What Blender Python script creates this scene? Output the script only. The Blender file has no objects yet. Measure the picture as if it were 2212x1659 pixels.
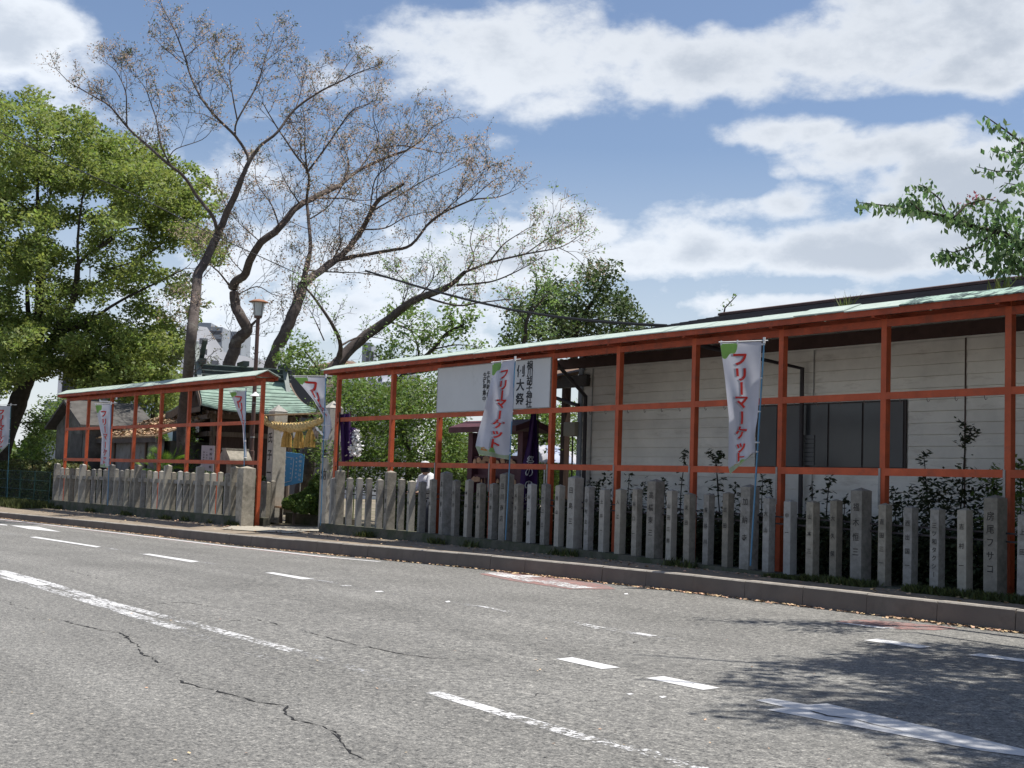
import bpy, math, random
import numpy as np
from mathutils import Vector, Matrix

random.seed(7); RNG = np.random.default_rng(11)
SC = bpy.context.scene; COL = SC.collection

# ------------------------------------------------------------------ camera
F, W0, H0 = 2900.0, 2212.0, 1659.0            # focal length and frame in the units the place was surveyed in
ROLL = math.radians(1.95)
PITCH = math.atan((1045.0 - H0/2)/F*math.cos(ROLL))
PSI = math.pi - math.atan(1982/F)
fw = np.array([math.cos(PSI)*math.cos(PITCH), math.sin(PSI)*math.cos(PITCH), math.sin(PITCH)])
r0 = np.array([math.sin(PSI), -math.cos(PSI), 0.0]); u0 = np.cross(r0, fw)
RT = math.cos(ROLL)*r0 + math.sin(ROLL)*u0
UP = -math.sin(ROLL)*r0 + math.cos(ROLL)*u0
CAMP = np.array([0, 0, 1.5])
cam = bpy.data.cameras.new('camera'); cam.sensor_width = 36; cam.lens = 36*F/W0
cam.clip_end = 4000; cam.clip_start = 0.1
co = bpy.data.objects.new('camera', cam); COL.objects.link(co)
co.matrix_world = Matrix(((RT[0], UP[0], -fw[0], CAMP[0]), (RT[1], UP[1], -fw[1], CAMP[1]), (RT[2], UP[2], -fw[2], CAMP[2]), (0, 0, 0, 1)))
SC.camera = co

# ------------------------------------------------------------------ sun, sky, exposure
SUNV = Vector((0.20, 0.32, 1.0)).normalized()        # towards the sun
sl = bpy.data.lights.new('sun', 'SUN'); sl.energy = 3.65; sl.angle = math.radians(0.53); sl.color = (1.0, 0.955, 0.88)
so = bpy.data.objects.new('sun', sl); COL.objects.link(so)
so.rotation_euler = SUNV.to_track_quat('Z', 'Y').to_euler(); so.location = (0, 0, 40)
EXPOSURE = 0.80
SC.view_settings.view_transform = 'Standard'; SC.view_settings.look = 'None'
SC.view_settings.exposure = EXPOSURE; SC.view_settings.gamma = 1.0
SC.view_settings.use_curve_mapping = False
SC.render.engine = 'CYCLES'
SC.cycles.use_denoising = True
try: SC.cycles.denoiser = 'OPENIMAGEDENOISE'
except Exception: pass
SC.cycles.max_bounces = 8; SC.cycles.diffuse_bounces = 5; SC.cycles.transparent_max_bounces = 16
SC.cycles.sample_clamp_indirect = 6

def ray(x, y):
    return fw + RT*(x-W0/2)/F - UP*(y-H0/2)/F
def az_el(x, y):
    d = ray(x, y); d /= np.linalg.norm(d)
    return math.atan2(d[1], d[0]), math.asin(d[2])

world = bpy.data.worlds.new('World'); SC.world = world; world.use_nodes = True
def build_sky():
    nt = world.node_tree; N = nt.nodes; L = nt.links; N.clear()
    def nd(t, **k):
        n = N.new(t)
        for a, b in k.items(): setattr(n, a, b)
        return n
    def m(op, a, b=None, c=None, clamp=False):
        n = nd('ShaderNodeMath', operation=op, use_clamp=clamp)
        for i, v in enumerate((a, b, c)):
            if v is None: continue
            if isinstance(v, (int, float)): n.inputs[i].default_value = v
            else: L.new(v, n.inputs[i])
        return n.outputs[0]
    out = nd('ShaderNodeOutputWorld'); bg = nd('ShaderNodeBackground'); bg.inputs[1].default_value = 0.1
    sky = nd('ShaderNodeTexSky', sky_type='NISHITA'); sky.sun_disc = False
    sky.sun_elevation = math.asin(SUNV.z); sky.sun_rotation = math.atan2(SUNV.x, SUNV.y)
    sky.air_density = 1.0; sky.dust_density = 1.2; sky.ozone_density = 1.0
    tc = nd('ShaderNodeTexCoord'); sp = nd('ShaderNodeSeparateXYZ'); L.new(tc.outputs['Generated'], sp.inputs[0])
    X, Y, Z = sp.outputs
    az = m('ARCTAN2', Y, X); el = m('ARCSINE', Z)
    # soft wobble of the outline
    mp = nd('ShaderNodeMapping'); mp.inputs['Scale'].default_value = (1, 1, 1.8); L.new(tc.outputs['Generated'], mp.inputs[0])
    n1 = nd('ShaderNodeTexNoise'); n1.inputs['Scale'].default_value = 7.5; n1.inputs['Detail'].default_value = 9; n1.inputs['Roughness'].default_value = 0.56; n1.inputs['Distortion'].default_value = 0.15
    L.new(mp.outputs[0], n1.inputs[0])
    n2 = nd('ShaderNodeTexNoise'); n2.inputs['Scale'].default_value = 30; n2.inputs['Detail'].default_value = 8; n2.inputs['Roughness'].default_value = 0.62
    L.new(mp.outputs[0], n2.inputs[0])
    n3 = nd('ShaderNodeTexNoise'); n3.inputs['Scale'].default_value = 3.2; n3.inputs['Detail'].default_value = 4
    L.new(mp.outputs[0], n3.inputs[0])
    clouds = [(1120,130,330,120,.9),(900,110,160,90,.7),(1500,140,300,100,.9),(1560,80,120,60,.5),(1880,90,330,105,.9),(2150,160,260,110,.8),(740,165,120,55,.6),
              (1140,215,180,60,.7),(40,60,170,100,1.1),(1690,288,170,46,.85),(1900,320,220,66,.85),(2100,400,230,110,.95),(1490,325,85,20,.55),
              (1690,370,50,26,.5),(1195,480,75,70,.85),(1130,550,280,85,.95),(1480,555,330,75,.9),(1850,545,340,80,.9),(1660,440,190,50,.7),(1300,520,120,60,.7),
              (700,600,420,130,.55),(540,385,160,60,.35),(1070,305,62,30,.5),(1215,345,40,20,.3),(1700,655,320,30,.5),(450,160,60,60,.25),(300,320,190,60,.25),(620,330,150,60,.2)]
    holes = [(420,110,230,120,.5),(1380,340,260,70,.5),(760,330,180,60,.3),(1600,410,110,30,.4),(2000,230,300,26,.6),(1780,610,420,26,.4),(1540,10,160,40,.5),(860,390,140,60,.25)]
    acc = None
    def blob(x, y, rx, ry, w):
        a0, e0 = az_el(x, y)
        da = m('DIVIDE', m('SUBTRACT', az, a0), rx/F/math.cos(e0)); de = m('DIVIDE', m('SUBTRACT', el, e0), ry/F)
        q = m('ADD', m('MULTIPLY', da, da), m('MULTIPLY', de, de))
        return m('MULTIPLY', m('EXPONENT', m('MULTIPLY', q, -0.9)), w)
    for b in clouds:
        v = blob(*b); acc = v if acc is None else m('MAXIMUM', acc, v)
    for b in holes: acc = m('SUBTRACT', acc, blob(*b))
    base = m('MULTIPLY', m('SUBTRACT', n3.outputs[0], 0.51), 0.9)
    f = m('ADD', m('ADD', acc, base), m('MULTIPLY', m('SUBTRACT', n1.outputs[0], 0.5), 1.75))
    f = m('ADD', f, m('MULTIPLY', m('SUBTRACT', n2.outputs[0], 0.5), 0.95))
    low = m('MULTIPLY', m('SUBTRACT', 0.25, el), 1.0)
    low = m('MAXIMUM', low, 0.0)
    mask = nd('ShaderNodeMapRange', interpolation_type='SMOOTHSTEP'); mask.inputs[1].default_value = 0.06; mask.inputs[2].default_value = 0.64
    L.new(f, mask.inputs[0])
    mk = m('MULTIPLY', mask.outputs[0], 0.93)
    mk = m('MAXIMUM', mk, m('MULTIPLY', low, 2.3), clamp=False)
    mk = m('MINIMUM', mk, 0.95)
    # cloud body: thick parts a little greyer below, bright at the edges
    thick = nd('ShaderNodeMapRange', interpolation_type='SMOOTHSTEP'); thick.inputs[1].default_value = 0.5; thick.inputs[2].default_value = 1.15
    L.new(m('ADD', f, m('MULTIPLY', m('SUBTRACT', n3.outputs[0], 0.5), 1.2)), thick.inputs[0])
    cc = nd('ShaderNodeMix', data_type='RGBA'); cc.inputs[6].default_value = (4.6, 4.85, 5.2, 1); cc.inputs[7].default_value = (3.1, 3.42, 3.9, 1)
    L.new(thick.outputs[0], cc.inputs[0])
    sdot = m('ADD', m('ADD', m('MULTIPLY', X, SUNV.x), m('MULTIPLY', Y, SUNV.y)), m('MULTIPLY', Z, SUNV.z))
    fl = m('DIVIDE', m('SUBTRACT', 0.35, sdot), 0.8, clamp=True)
    lit = nd('ShaderNodeVectorMath', operation='SCALE'); L.new(cc.outputs[2], lit.inputs[0]); L.new(m('ADD', 1.0, m('MULTIPLY', fl, 0.7)), lit.inputs['Scale'])
    tint = nd('ShaderNodeMix', data_type='RGBA', blend_type='MULTIPLY'); tint.inputs[0].default_value = 1.0; tint.inputs[7].default_value = SKYT
    L.new(sky.outputs[0], tint.inputs[6])
    mix = nd('ShaderNodeMix', data_type='RGBA'); L.new(mk, mix.inputs[0]); L.new(tint.outputs[2], mix.inputs[6]); L.new(lit.outputs[0], mix.inputs[7])
    L.new(mix.outputs[2], bg.inputs[0]); L.new(bg.outputs[0], out.inputs[0])
SKYT = (.665, .675, .72, 1)
build_sky()

# ------------------------------------------------------------------ surveying helpers
def sstep(a, b, x):
    t = min(1, max(0, (x-a)/(b-a))); return t*t*(3-2*t)
def kerb_y(x):
    return float(np.interp(x, [-60, -43.5, -35.4, -28, -19.3, -13, -8.9, 10], [8.9, 10.65, 11.6, 12.25, 12.66, 12.72, 12.86, 13.0]))
def kerb_top(x):
    return float(np.interp(x, [-60, -43.5, -35.4, -28, -19.3, -14, 10], [.05, .08, .11, .15, .28, .33, .33]))
def road_z(x, y):
    k = float(np.interp(x, [-60, -43, -28, -19.3, -14, 10], [-.12, -.11, -.10, .03, .08, .08]))
    return k*sstep(3.5, 12, y)
def plinth_y(x):     # outer face of the low wall under the stone fences
    return float(np.interp(x, [-47, -31.4, -31, -28.4, 10], [12.82, 13.5, 14.05, 14.05, 14.05]))
def pave_back_z(x):
    return float(np.interp(x, [-46, -31, -28, -20, -16, 0], [.17, .23, .24, .28, .31, .29]))
def ground_z(x, y):
    k = kerb_y(x)
    if y < k: return road_z(x, y)
    p = plinth_y(x)
    if y < p: return kerb_top(x) + (pave_back_z(x)-kerb_top(x))*(y-k)/(p-k)
    return pave_back_z(x)
def onz(x, y, z):
    d = ray(x, y); return Vector(CAMP + d*(z-1.5)/d[2])
def at(x, y, Y):           # the point seen there on the upright plane Y metres beyond the camera
    d = ray(x, y); return Vector(CAMP + d*Y/d[1])
def dp(x, y, t):           # the point seen there at distance t
    d = ray(x, y); return Vector(CAMP + d*t)
def onroad(x, y):
    z = 0.0
    for _ in range(12):
        p = onz(x, y, z); z = 0.5*z + 0.5*road_z(p.x, p.y)
    p = onz(x, y, z); p.z = road_z(p.x, p.y); return p

# ------------------------------------------------------------------ materials
def mat(name, col, rough=0.8, var=0.12, scale=8.0, bump=0.0, bscale=40.0, metal=0.0, coat=None, dirt=None, island=0.0, trans=0.0, stretch=None, spec=0.3, obj=0.0):
    m = bpy.data.materials.new(name); m.use_nodes = True
    nt = m.node_tree; N = nt.nodes; L = nt.links
    b = N['Principled BSDF']; b.inputs['Roughness'].default_value = rough; b.inputs['Metallic'].default_value = metal
    b.inputs['Specular IOR Level'].default_value = spec
    tc = N.new('ShaderNodeTexCoord'); src = tc.outputs['Object']
    if stretch:
        mp = N.new('ShaderNodeMapping'); mp.inputs['Scale'].default_value = stretch; L.new(src, mp.inputs[0]); src = mp.outputs[0]
    no = N.new('ShaderNodeTexNoise'); no.inputs['Scale'].default_value = scale; no.inputs['Detail'].default_value = 6; no.inputs['Roughness'].default_value = 0.65
    L.new(src, no.inputs[0])
    hs = N.new('ShaderNodeHueSaturation'); hs.inputs['Color'].default_value = (*col, 1)
    mr = N.new('ShaderNodeMapRange'); mr.inputs[1].default_value = 0.3; mr.inputs[2].default_value = 0.7
    mr.inputs[3].default_value = 1-var*1.6; mr.inputs[4].default_value = 1+var*1.6; L.new(no.outputs[0], mr.inputs[0])
    val = mr.outputs[0]
    if island:
        ge = N.new('ShaderNodeNewGeometry'); m2 = N.new('ShaderNodeMapRange'); m2.inputs[3].default_value = 1-island; m2.inputs[4].default_value = 1+island
        L.new(ge.outputs['Random Per Island'], m2.inputs[0]); mm = N.new('ShaderNodeMath'); mm.operation = 'MULTIPLY'
        L.new(val, mm.inputs[0]); L.new(m2.outputs[0], mm.inputs[1]); val = mm.outputs[0]
        m3 = N.new('ShaderNodeMapRange'); m3.inputs[3].default_value = 0.5-island*0.06; m3.inputs[4].default_value = 0.5+island*0.05
        wn = N.new('ShaderNodeTexWhiteNoise'); wn.noise_dimensions = '1D'; L.new(ge.outputs['Random Per Island'], wn.inputs['W'])
        L.new(wn.outputs['Value'], m3.inputs[0]); L.new(m3.outputs[0], hs.inputs['Hue'])
    if obj:
        oi = N.new('ShaderNodeObjectInfo'); m4 = N.new('ShaderNodeMapRange'); m4.inputs[3].default_value = 1-obj; m4.inputs[4].default_value = 1+obj*.7
        L.new(oi.outputs['Random'], m4.inputs[0]); mm = N.new('ShaderNodeMath'); mm.operation = 'MULTIPLY'
        L.new(val, mm.inputs[0]); L.new(m4.outputs[0], mm.inputs[1]); val = mm.outputs[0]
        if 'granite' in name: wn2 = N.new('ShaderNodeTexWhiteNoise'); wn2.noise_dimensions = '1D'; L.new(oi.outputs['Random'], wn2.inputs['W'])
        if 'granite' in name: m5 = N.new('ShaderNodeMapRange'); m5.inputs[3].default_value = .6; m5.inputs[4].default_value = 1.7; L.new(wn2.outputs['Value'], m5.inputs[0]); L.new(m5.outputs[0], hs.inputs['Saturation'])
    L.new(val, hs.inputs['Value']); colout = hs.outputs[0]
    if dirt:
        dn = N.new('ShaderNodeTexNoise'); dn.inputs['Scale'].default_value = dirt[1]; dn.inputs['Detail'].default_value = 7; dn.inputs['Roughness'].default_value = 0.7
        if len(dirt) > 4:
            mp2 = N.new('ShaderNodeMapping'); mp2.inputs['Scale'].default_value = dirt[4]; L.new(tc.outputs['Object'], mp2.inputs[0]); L.new(mp2.outputs[0], dn.inputs[0])
        else: L.new(tc.outputs['Object'], dn.inputs[0])
        dr = N.new('ShaderNodeMapRange'); dr.inputs[1].default_value = dirt[2]; dr.inputs[2].default_value = dirt[3]; L.new(dn.outputs[0], dr.inputs[0])
        mx = N.new('ShaderNodeMix'); mx.data_type = 'RGBA'; mx.inputs[7].default_value = (*dirt[0], 1); L.new(dr.outputs[0], mx.inputs[0]); L.new(colout, mx.inputs[6]); colout = mx.outputs[2]
    L.new(colout, b.inputs['Base Color'])
    if bump:
        bn = N.new('ShaderNodeTexNoise'); bn.inputs['Scale'].default_value = bscale; bn.inputs['Detail'].default_value = 5; L.new(src, bn.inputs[0])
        bp = N.new('ShaderNodeBump'); bp.inputs['Strength'].default_value = bump; bp.inputs['Distance'].default_value = 0.01
        L.new(bn.outputs[0], bp.inputs['Height']); L.new(bp.outputs[0], b.inputs['Normal'])
    if trans:
        t = N.new('ShaderNodeBsdfTranslucent'); hs2 = N.new('ShaderNodeHueSaturation'); hs2.inputs['Value'].default_value = 1.5; hs2.inputs['Saturation'].default_value = 1.15
        L.new(colout, hs2.inputs['Color']); L.new(hs2.outputs[0], t.inputs[0])
        ms = N.new('ShaderNodeMixShader'); ms.inputs[0].default_value = trans
        L.new(b.outputs[0], ms.inputs[1]); L.new(t.outputs[0], ms.inputs[2]); L.new(ms.outputs[0], N['Material Output'].inputs[0])
    return m

M = dict(
 orange=mat('orange_paint', (.46,.092,.035), .6, .14, 3, .2, 30, dirt=((.22,.07,.04), 4, .54, .78), obj=.06),
 orange_dark=mat('faded_orange_paint', (.37,.075,.035), .7, .16, 4, .2, 30, dirt=((.17,.06,.04), 5, .50, .75), obj=.08),
 copper=mat('green_copper_sheet', (.42,.49,.43), .6, .08, 5, .1, 20, dirt=((.20,.30,.25), 7, .55, .75)),
 copper_worn=mat('peeling_copper_sheet', (.36,.50,.41), .6, .08, 5, .1, 20, dirt=((.07,.10,.09), 5, .47, .55, (1,1,1))),
 copper_tile=mat('verdigris_roof', (.215,.30,.25), .7, .22, 3, .2, 25, dirt=((.12,.16,.135), 2.2, .5, .7)),
 steel=mat('weathered_steel', (.30,.29,.27), .6, .15, 20, .1, 40),
 hook=mat('rusty_wire', (.14,.10,.08), .7, .2, 20),
 stone=mat('weathered_granite', (.31,.29,.255), .9, .16, 9, .5, 60, dirt=((.12,.11,.085), 3.0, .46, .74), obj=.22),
 stone_pale=mat('pale_granite', (.37,.35,.31), .9, .12, 9, .4, 60, dirt=((.2,.18,.15), 4, .56, .8), obj=.15),
 stone_moss=mat('mossy_concrete', (.10,.095,.072), .95, .2, 6, .6, 30, dirt=((.05,.065,.03), 2.5, .45, .65)),
 engraved=mat('black_engraving', (.05,.045,.04), .9, .2, 20),
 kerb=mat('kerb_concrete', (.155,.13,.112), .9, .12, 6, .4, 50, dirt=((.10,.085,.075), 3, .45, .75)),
 kerb_top=mat('sunlit_kerb_top', (.33,.30,.26), .9, .12, 8, .4, 50, dirt=((.20,.17,.14), 5, .5, .75)),  # paler than the face: sunlight painted into the kerb's top
 pave=mat('pavement_concrete', (.25,.205,.155), .92, .14, 3, .4, 60, dirt=((.17,.14,.105), 1.2, .45, .7)),
 apron=mat('pale_apron_concrete', (.36,.33,.27), .92, .10, 3, .3, 60),
 soil=mat('dry_shrine_soil', (.22,.185,.14), .95, .2, 2, .4, 30, dirt=((.08,.09,.04), .8, .48, .65)),
 plank=mat('cream_siding', (.82,.785,.71), .7, .08, 1.2, .1, 30, dirt=((.52,.47,.40), 2.2, .56, .8, (.6,1,3)), obj=.05),
 brown_board=mat('brown_eave_board', (.085,.05,.042), .75, .15, 4, .1, 20),
 soffit=mat('dark_soffit', (.085,.08,.075), .85, .2, 3),
 slate=mat('dark_roof_slate', (.075,.068,.068), .75, .2, 4, .3, 30, stretch=(.5, 3, 3)),
 glass=mat('dark_window_glass', (.05,.052,.056), .22, .08, 1.5, spec=.4),
 frost=mat('frosted_pane', (.12,.12,.12), .45, .06, 2),
 winframe=mat('brown_window_frame', (.045,.035,.032), .5, .1, 5),
 pipe=mat('dark_brown_pipe', (.05,.042,.045), .5, .1, 5),
 meter=mat('beige_meter_box', (.42,.39,.30), .6, .08, 5),
 whiteboard=mat('white_sign_face', (.56,.56,.55), .5, .03, 1.5, dirt=((.42,.42,.41), 3, .6, .85)),
 ink=mat('black_sign_paint', (.02,.02,.022), .6, .1, 10),
 cloth=mat('white_flag_cloth', (.55,.56,.62), .85, .04, 3, trans=.2),
 red=mat('red_flag_print', (.66,.06,.05), .8, .05, 5, trans=.25),
 greyprint=mat('grey_flag_print', (.40,.41,.45), .8, .05, 5, trans=.2),
 greenprint=mat('green_flag_print', (.26,.46,.14), .8, .08, 5, trans=.3),
 palegreen=mat('pale_green_print', (.40,.47,.33), .8, .1, 9, trans=.3),
 orangeprint=mat('orange_flag_print', (.55,.25,.1), .8, .05, 5, trans=.3),
 bluepole=mat('blue_pole', (.10,.25,.40), .35, .05, 5),
 tealpole=mat('teal_pole', (.06,.19,.24), .35, .05, 5),
 plastic=mat('white_plastic', (.7,.7,.7), .4, .03, 5),
 straw=mat('rice_straw', (.62,.46,.21), .9, .22, 30, .8, 60),
 straw_dark=mat('golden_straw', (.52,.33,.10), .9, .22, 30, .8, 60),
 paper=mat('white_paper', (.78,.78,.76), .8, .02, 5),
 bamboo=mat('dry_bamboo', (.30,.22,.13), .6, .15, 6),
 bluesign=mat('light_blue_sign', (.11,.37,.68), .45, .04, 2),
 whiteink=mat('white_lettering', (.75,.78,.8), .6, .02, 5),
 wood_dark=mat('dark_shrine_wood', (.060,.036,.028), .8, .2, 6, .2, 20, stretch=(3,3,.6)),
 wood_grey=mat('greyed_wood', (.15,.115,.09), .85, .2, 6, .2, 20, stretch=(3,3,.6)),
 ridge=mat('black_ridge_metal', (.035,.045,.045), .4, .2, 5),
 gold=mat('pale_metal_edge', (.17,.20,.19), .6, .1, 5),
 bark=mat('grey_brown_bark', (.09,.073,.066), .95, .25, 7, .7, 25, dirt=((.20,.19,.16), 2, .55, .72)),
 bark_dark=mat('dark_bark', (.05,.042,.035), .95, .25, 5, .7, 20),
 twig=mat('twig_bark', (.055,.044,.04), .9, .2, 7),
 seeds=mat('dry_seed_clusters', (.38,.30,.24), .9, .1, 3, island=.35, trans=.4),
 bud=mat('young_leaf_tufts', (.10,.115,.06), .8, .1, 3, island=.35, trans=.3),
 leaf_camphor=mat('camphor_leaves', (.175,.225,.070), .6, .22, .7, island=.42, trans=.42, dirt=((.25,.275,.085), .9, .52, .66)),
 leaf_dark=mat('dark_evergreen_leaves', (.062,.095,.035), .5, .25, 1.2, island=.45, trans=.2, dirt=((.20,.20,.07), 2.2, .58, .68)),
 leaf_mid=mat('mid_green_leaves', (.11,.165,.045), .55, .2, 1.5, island=.4, trans=.35),
 leaf_light=mat('light_green_leaves', (.17,.25,.09), .5, .2, 1.5, island=.35, trans=.4),
 leaf_cherry=mat('cherry_leaves', (.125,.195,.085), .5, .2, 2, island=.4, trans=.4),
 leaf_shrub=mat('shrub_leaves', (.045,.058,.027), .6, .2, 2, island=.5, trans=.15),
 leaf_pink=mat('reddish_stalks', (.34,.12,.13), .7, .1, 2, island=.3, trans=.3),
 hedge=mat('hedge_leaves', (.10,.12,.045), .6, .3, 2, island=.45, trans=.25, dirt=((.24,.17,.08), 3, .55, .68)),
 grass=mat('weed_blades', (.075,.09,.03), .7, .2, 3, island=.45, trans=.3),
 palm=mat('palm_fronds', (.17,.27,.06), .45, .2, 3, island=.3, trans=.3),
 litter=mat('dry_fallen_leaves', (.42,.29,.18), .9, .2, 3, island=.45),
 corr=mat('corrugated_tin', (.19,.20,.205), .5, .15, 2.5, metal=.2, dirt=((.10,.085,.07), 3, .5, .7)),
 shedwall=mat('old_mortar_wall', (.15,.145,.13), .95, .2, 1.5, .3, 20, dirt=((.06,.06,.05), 1.2, .42, .62)),
 rooflitter=mat('leaf_strewn_roof', (.17,.12,.075), .95, .35, 7, .8, 15, dirt=((.35,.24,.14), 9, .5, .62)),
 tile_brown=mat('brown_roof_tile', (.20,.13,.09), .8, .3, 6, .3, 20),
 lampbrown=mat('brown_lamp_metal', (.10,.058,.048), .5, .1, 5),
 lamprust=mat('rusty_lamp_cap', (.30,.15,.09), .7, .15, 8),
 lampglass=mat('milky_lamp_glass', (.50,.52,.50), .4, .05, 5),
 purple=mat('purple_cloth', (.045,.018,.085), .8, .1, 3, trans=.2),
 maroon=mat('maroon_paint', (.09,.035,.045), .6, .15, 4),
 ema=mat('wooden_plaque', (.45,.30,.17), .7, .2, 8, island=.3),
 umbrella=mat('pale_blue_umbrella', (.50,.58,.80), .5, .04, 2, trans=.3),
 black=mat('black_rubber', (.018,.018,.02), .6, .1, 5),
 skin=mat('skin', (.42,.26,.19), .6, .05, 5),
 shirt=mat('white_shirt', (.62,.63,.66), .85, .05, 5),
 trousers=mat('dark_trousers', (.04,.045,.06), .85, .1, 5),
 notice=mat('pinkish_notice_board', (.52,.44,.45), .6, .05, 2),
 greenwire=mat('dark_green_wire', (.012,.04,.035), .5, .1, 5),
 bld_white=mat('white_building', (.80,.80,.82), .7, .05, .2),
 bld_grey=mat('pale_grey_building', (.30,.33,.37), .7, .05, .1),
 bld_dark=mat('dark_building', (.045,.048,.058), .6, .1, .3),
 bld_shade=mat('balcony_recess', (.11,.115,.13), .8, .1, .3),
 bld_glass=mat('far_window', (.06,.07,.09), .25, .1, .3),
 stonebox=mat('grey_carved_stone', (.26,.24,.20), .9, .2, 8, .4, 40),
 crack=mat('dark_crack', (.022,.022,.023), 1.0, .2, 10),  # flat dark colour of the crack strips
 redpaint=mat('worn_red_paint', (.27,.155,.14), .9, .2, 6, dirt=((.17,.155,.15), 9, .46, .6)),
)

# asphalt: pale worn aggregate with speckle, darker binder and patches
def asphalt():
    m = bpy.data.materials.new('worn_asphalt'); m.use_nodes = True; nt = m.node_tree; N = nt.nodes; L = nt.links
    b = N['Principled BSDF']; b.inputs['Roughness'].default_value = .9; b.inputs['Specular IOR Level'].default_value = .25
    tc = N.new('ShaderNodeTexCoord'); o = tc.outputs['Object']
    def noise(s, d=4, r=.6):
        n = N.new('ShaderNodeTexNoise'); n.inputs['Scale'].default_value = s; n.inputs['Detail'].default_value = d; n.inputs['Roughness'].default_value = r; L.new(o, n.inputs[0]); return n.outputs[0]
    ramp = N.new('ShaderNodeValToRGB'); e = ramp.color_ramp.elements
    e[0].position = .30; e[0].color = (.045,.045,.046,1); e[1].position = .68; e[1].color = (.42,.405,.37,1)
    k = e.new(.47); k.color = (.168,.165,.155,1); k = e.new(.56); k.color = (.212,.207,.192,1)
    mixv = N.new('ShaderNodeMath'); mixv.operation = 'ADD'
    a = N.new('ShaderNodeMath'); a.operation = 'MULTIPLY_ADD'; L.new(noise(52, 2.5, .8), a.inputs[0]); a.inputs[1].default_value = .86; a.inputs[2].default_value = -.28
    c = N.new('ShaderNodeMath'); c.operation = 'MULTIPLY'; L.new(noise(17, 5, .7), c.inputs[0]); c.inputs[1].default_value = .66
    L.new(a.outputs[0], mixv.inputs[0]); L.new(c.outputs[0], mixv.inputs[1]); L.new(mixv.outputs[0], ramp.inputs[0])
    big = N.new('ShaderNodeMapRange'); L.new(noise(.55, 5, .6), big.inputs[0]); big.inputs[1].default_value = .3; big.inputs[2].default_value = .7; big.inputs[3].default_value = .86; big.inputs[4].default_value = 1.12
    mp = N.new('ShaderNodeMapping'); mp.inputs['Scale'].default_value = (.05, 1.15, 1); mp.inputs['Rotation'].default_value = (0, 0, -.06); L.new(o, mp.inputs[0])
    tr = N.new('ShaderNodeTexNoise'); tr.inputs['Scale'].default_value = 1.0; tr.inputs['Detail'].default_value = 3; L.new(mp.outputs[0], tr.inputs[0])
    trk = N.new('ShaderNodeMapRange'); L.new(tr.outputs[0], trk.inputs[0]); trk.inputs[1].default_value = .35; trk.inputs[2].default_value = .65; trk.inputs[3].default_value = .90; trk.inputs[4].default_value = 1.08
    bt = N.new('ShaderNodeMath'); bt.operation = 'MULTIPLY'; L.new(big.outputs[0], bt.inputs[0]); L.new(trk.outputs[0], bt.inputs[1])
    mm = N.new('ShaderNodeMix'); mm.data_type = 'RGBA'; mm.blend_type = 'MULTIPLY'; mm.inputs[0].default_value = 1
    L.new(ramp.outputs[0], mm.inputs[6]); L.new(bt.outputs[0], mm.inputs[7]); L.new(mm.outputs[2], b.inputs['Base Color'])
    bp = N.new('ShaderNodeBump'); bp.inputs['Strength'].default_value = .55; bp.inputs['Distance'].default_value = .006; L.new(noise(90, 3), bp.inputs['Height']); L.new(bp.outputs[0], b.inputs['Normal'])
    return m
M['asphalt'] = asphalt()
def paintmat(name, lo, hi, base=.62, scale=22, stretch=(1, 1, 1)):      # road paint worn through to the asphalt
    m = bpy.data.materials.new(name); m.use_nodes = True; nt = m.node_tree; N = nt.nodes; L = nt.links
    b = N['Principled BSDF']; b.inputs['Roughness'].default_value = .75
    tc = N.new('ShaderNodeTexCoord'); mp = N.new('ShaderNodeMapping'); mp.inputs['Scale'].default_value = stretch; L.new(tc.outputs['Object'], mp.inputs[0])
    n = N.new('ShaderNodeTexNoise'); n.inputs['Scale'].default_value = scale; n.inputs['Detail'].default_value = 7; n.inputs['Roughness'].default_value = .7; L.new(mp.outputs[0], n.inputs[0])
    n2 = N.new('ShaderNodeTexNoise'); n2.inputs['Scale'].default_value = 1.1; n2.inputs['Detail'].default_value = 3; L.new(tc.outputs['Object'], n2.inputs[0])
    ad = N.new('ShaderNodeMath'); ad.operation = 'MULTIPLY_ADD'; L.new(n2.outputs[0], ad.inputs[0]); ad.inputs[1].default_value = .5; L.new(n.outputs[0], ad.inputs[2])
    mr = N.new('ShaderNodeMapRange'); mr.inputs[1].default_value = lo+.25; mr.inputs[2].default_value = hi+.25; L.new(ad.outputs[0], mr.inputs[0])
    c = N.new('ShaderNodeMapRange'); c.inputs[3].default_value = base*.82; c.inputs[4].default_value = base*1.1; L.new(n.outputs[0], c.inputs[0])
    L.new(c.outputs[0], b.inputs['Base Color'])
    t = N.new('ShaderNodeBsdfTransparent'); ms = N.new('ShaderNodeMixShader'); L.new(mr.outputs[0], ms.inputs[0]); L.new(t.outputs[0], ms.inputs[1]); L.new(b.outputs[0], ms.inputs[2]); L.new(ms.outputs[0], N['Material Output'].inputs[0])
    return m
M['paint'] = paintmat('white_road_paint', .20, .28, .62)
M['paint_worn'] = paintmat('worn_road_paint', .45, .53, .60, 20)
M['paint_faint'] = paintmat('faint_road_paint', .52, .64, .40, 16)
M['paint_arrow'] = paintmat('arrow_road_paint', .14, .22, .55)

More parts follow.
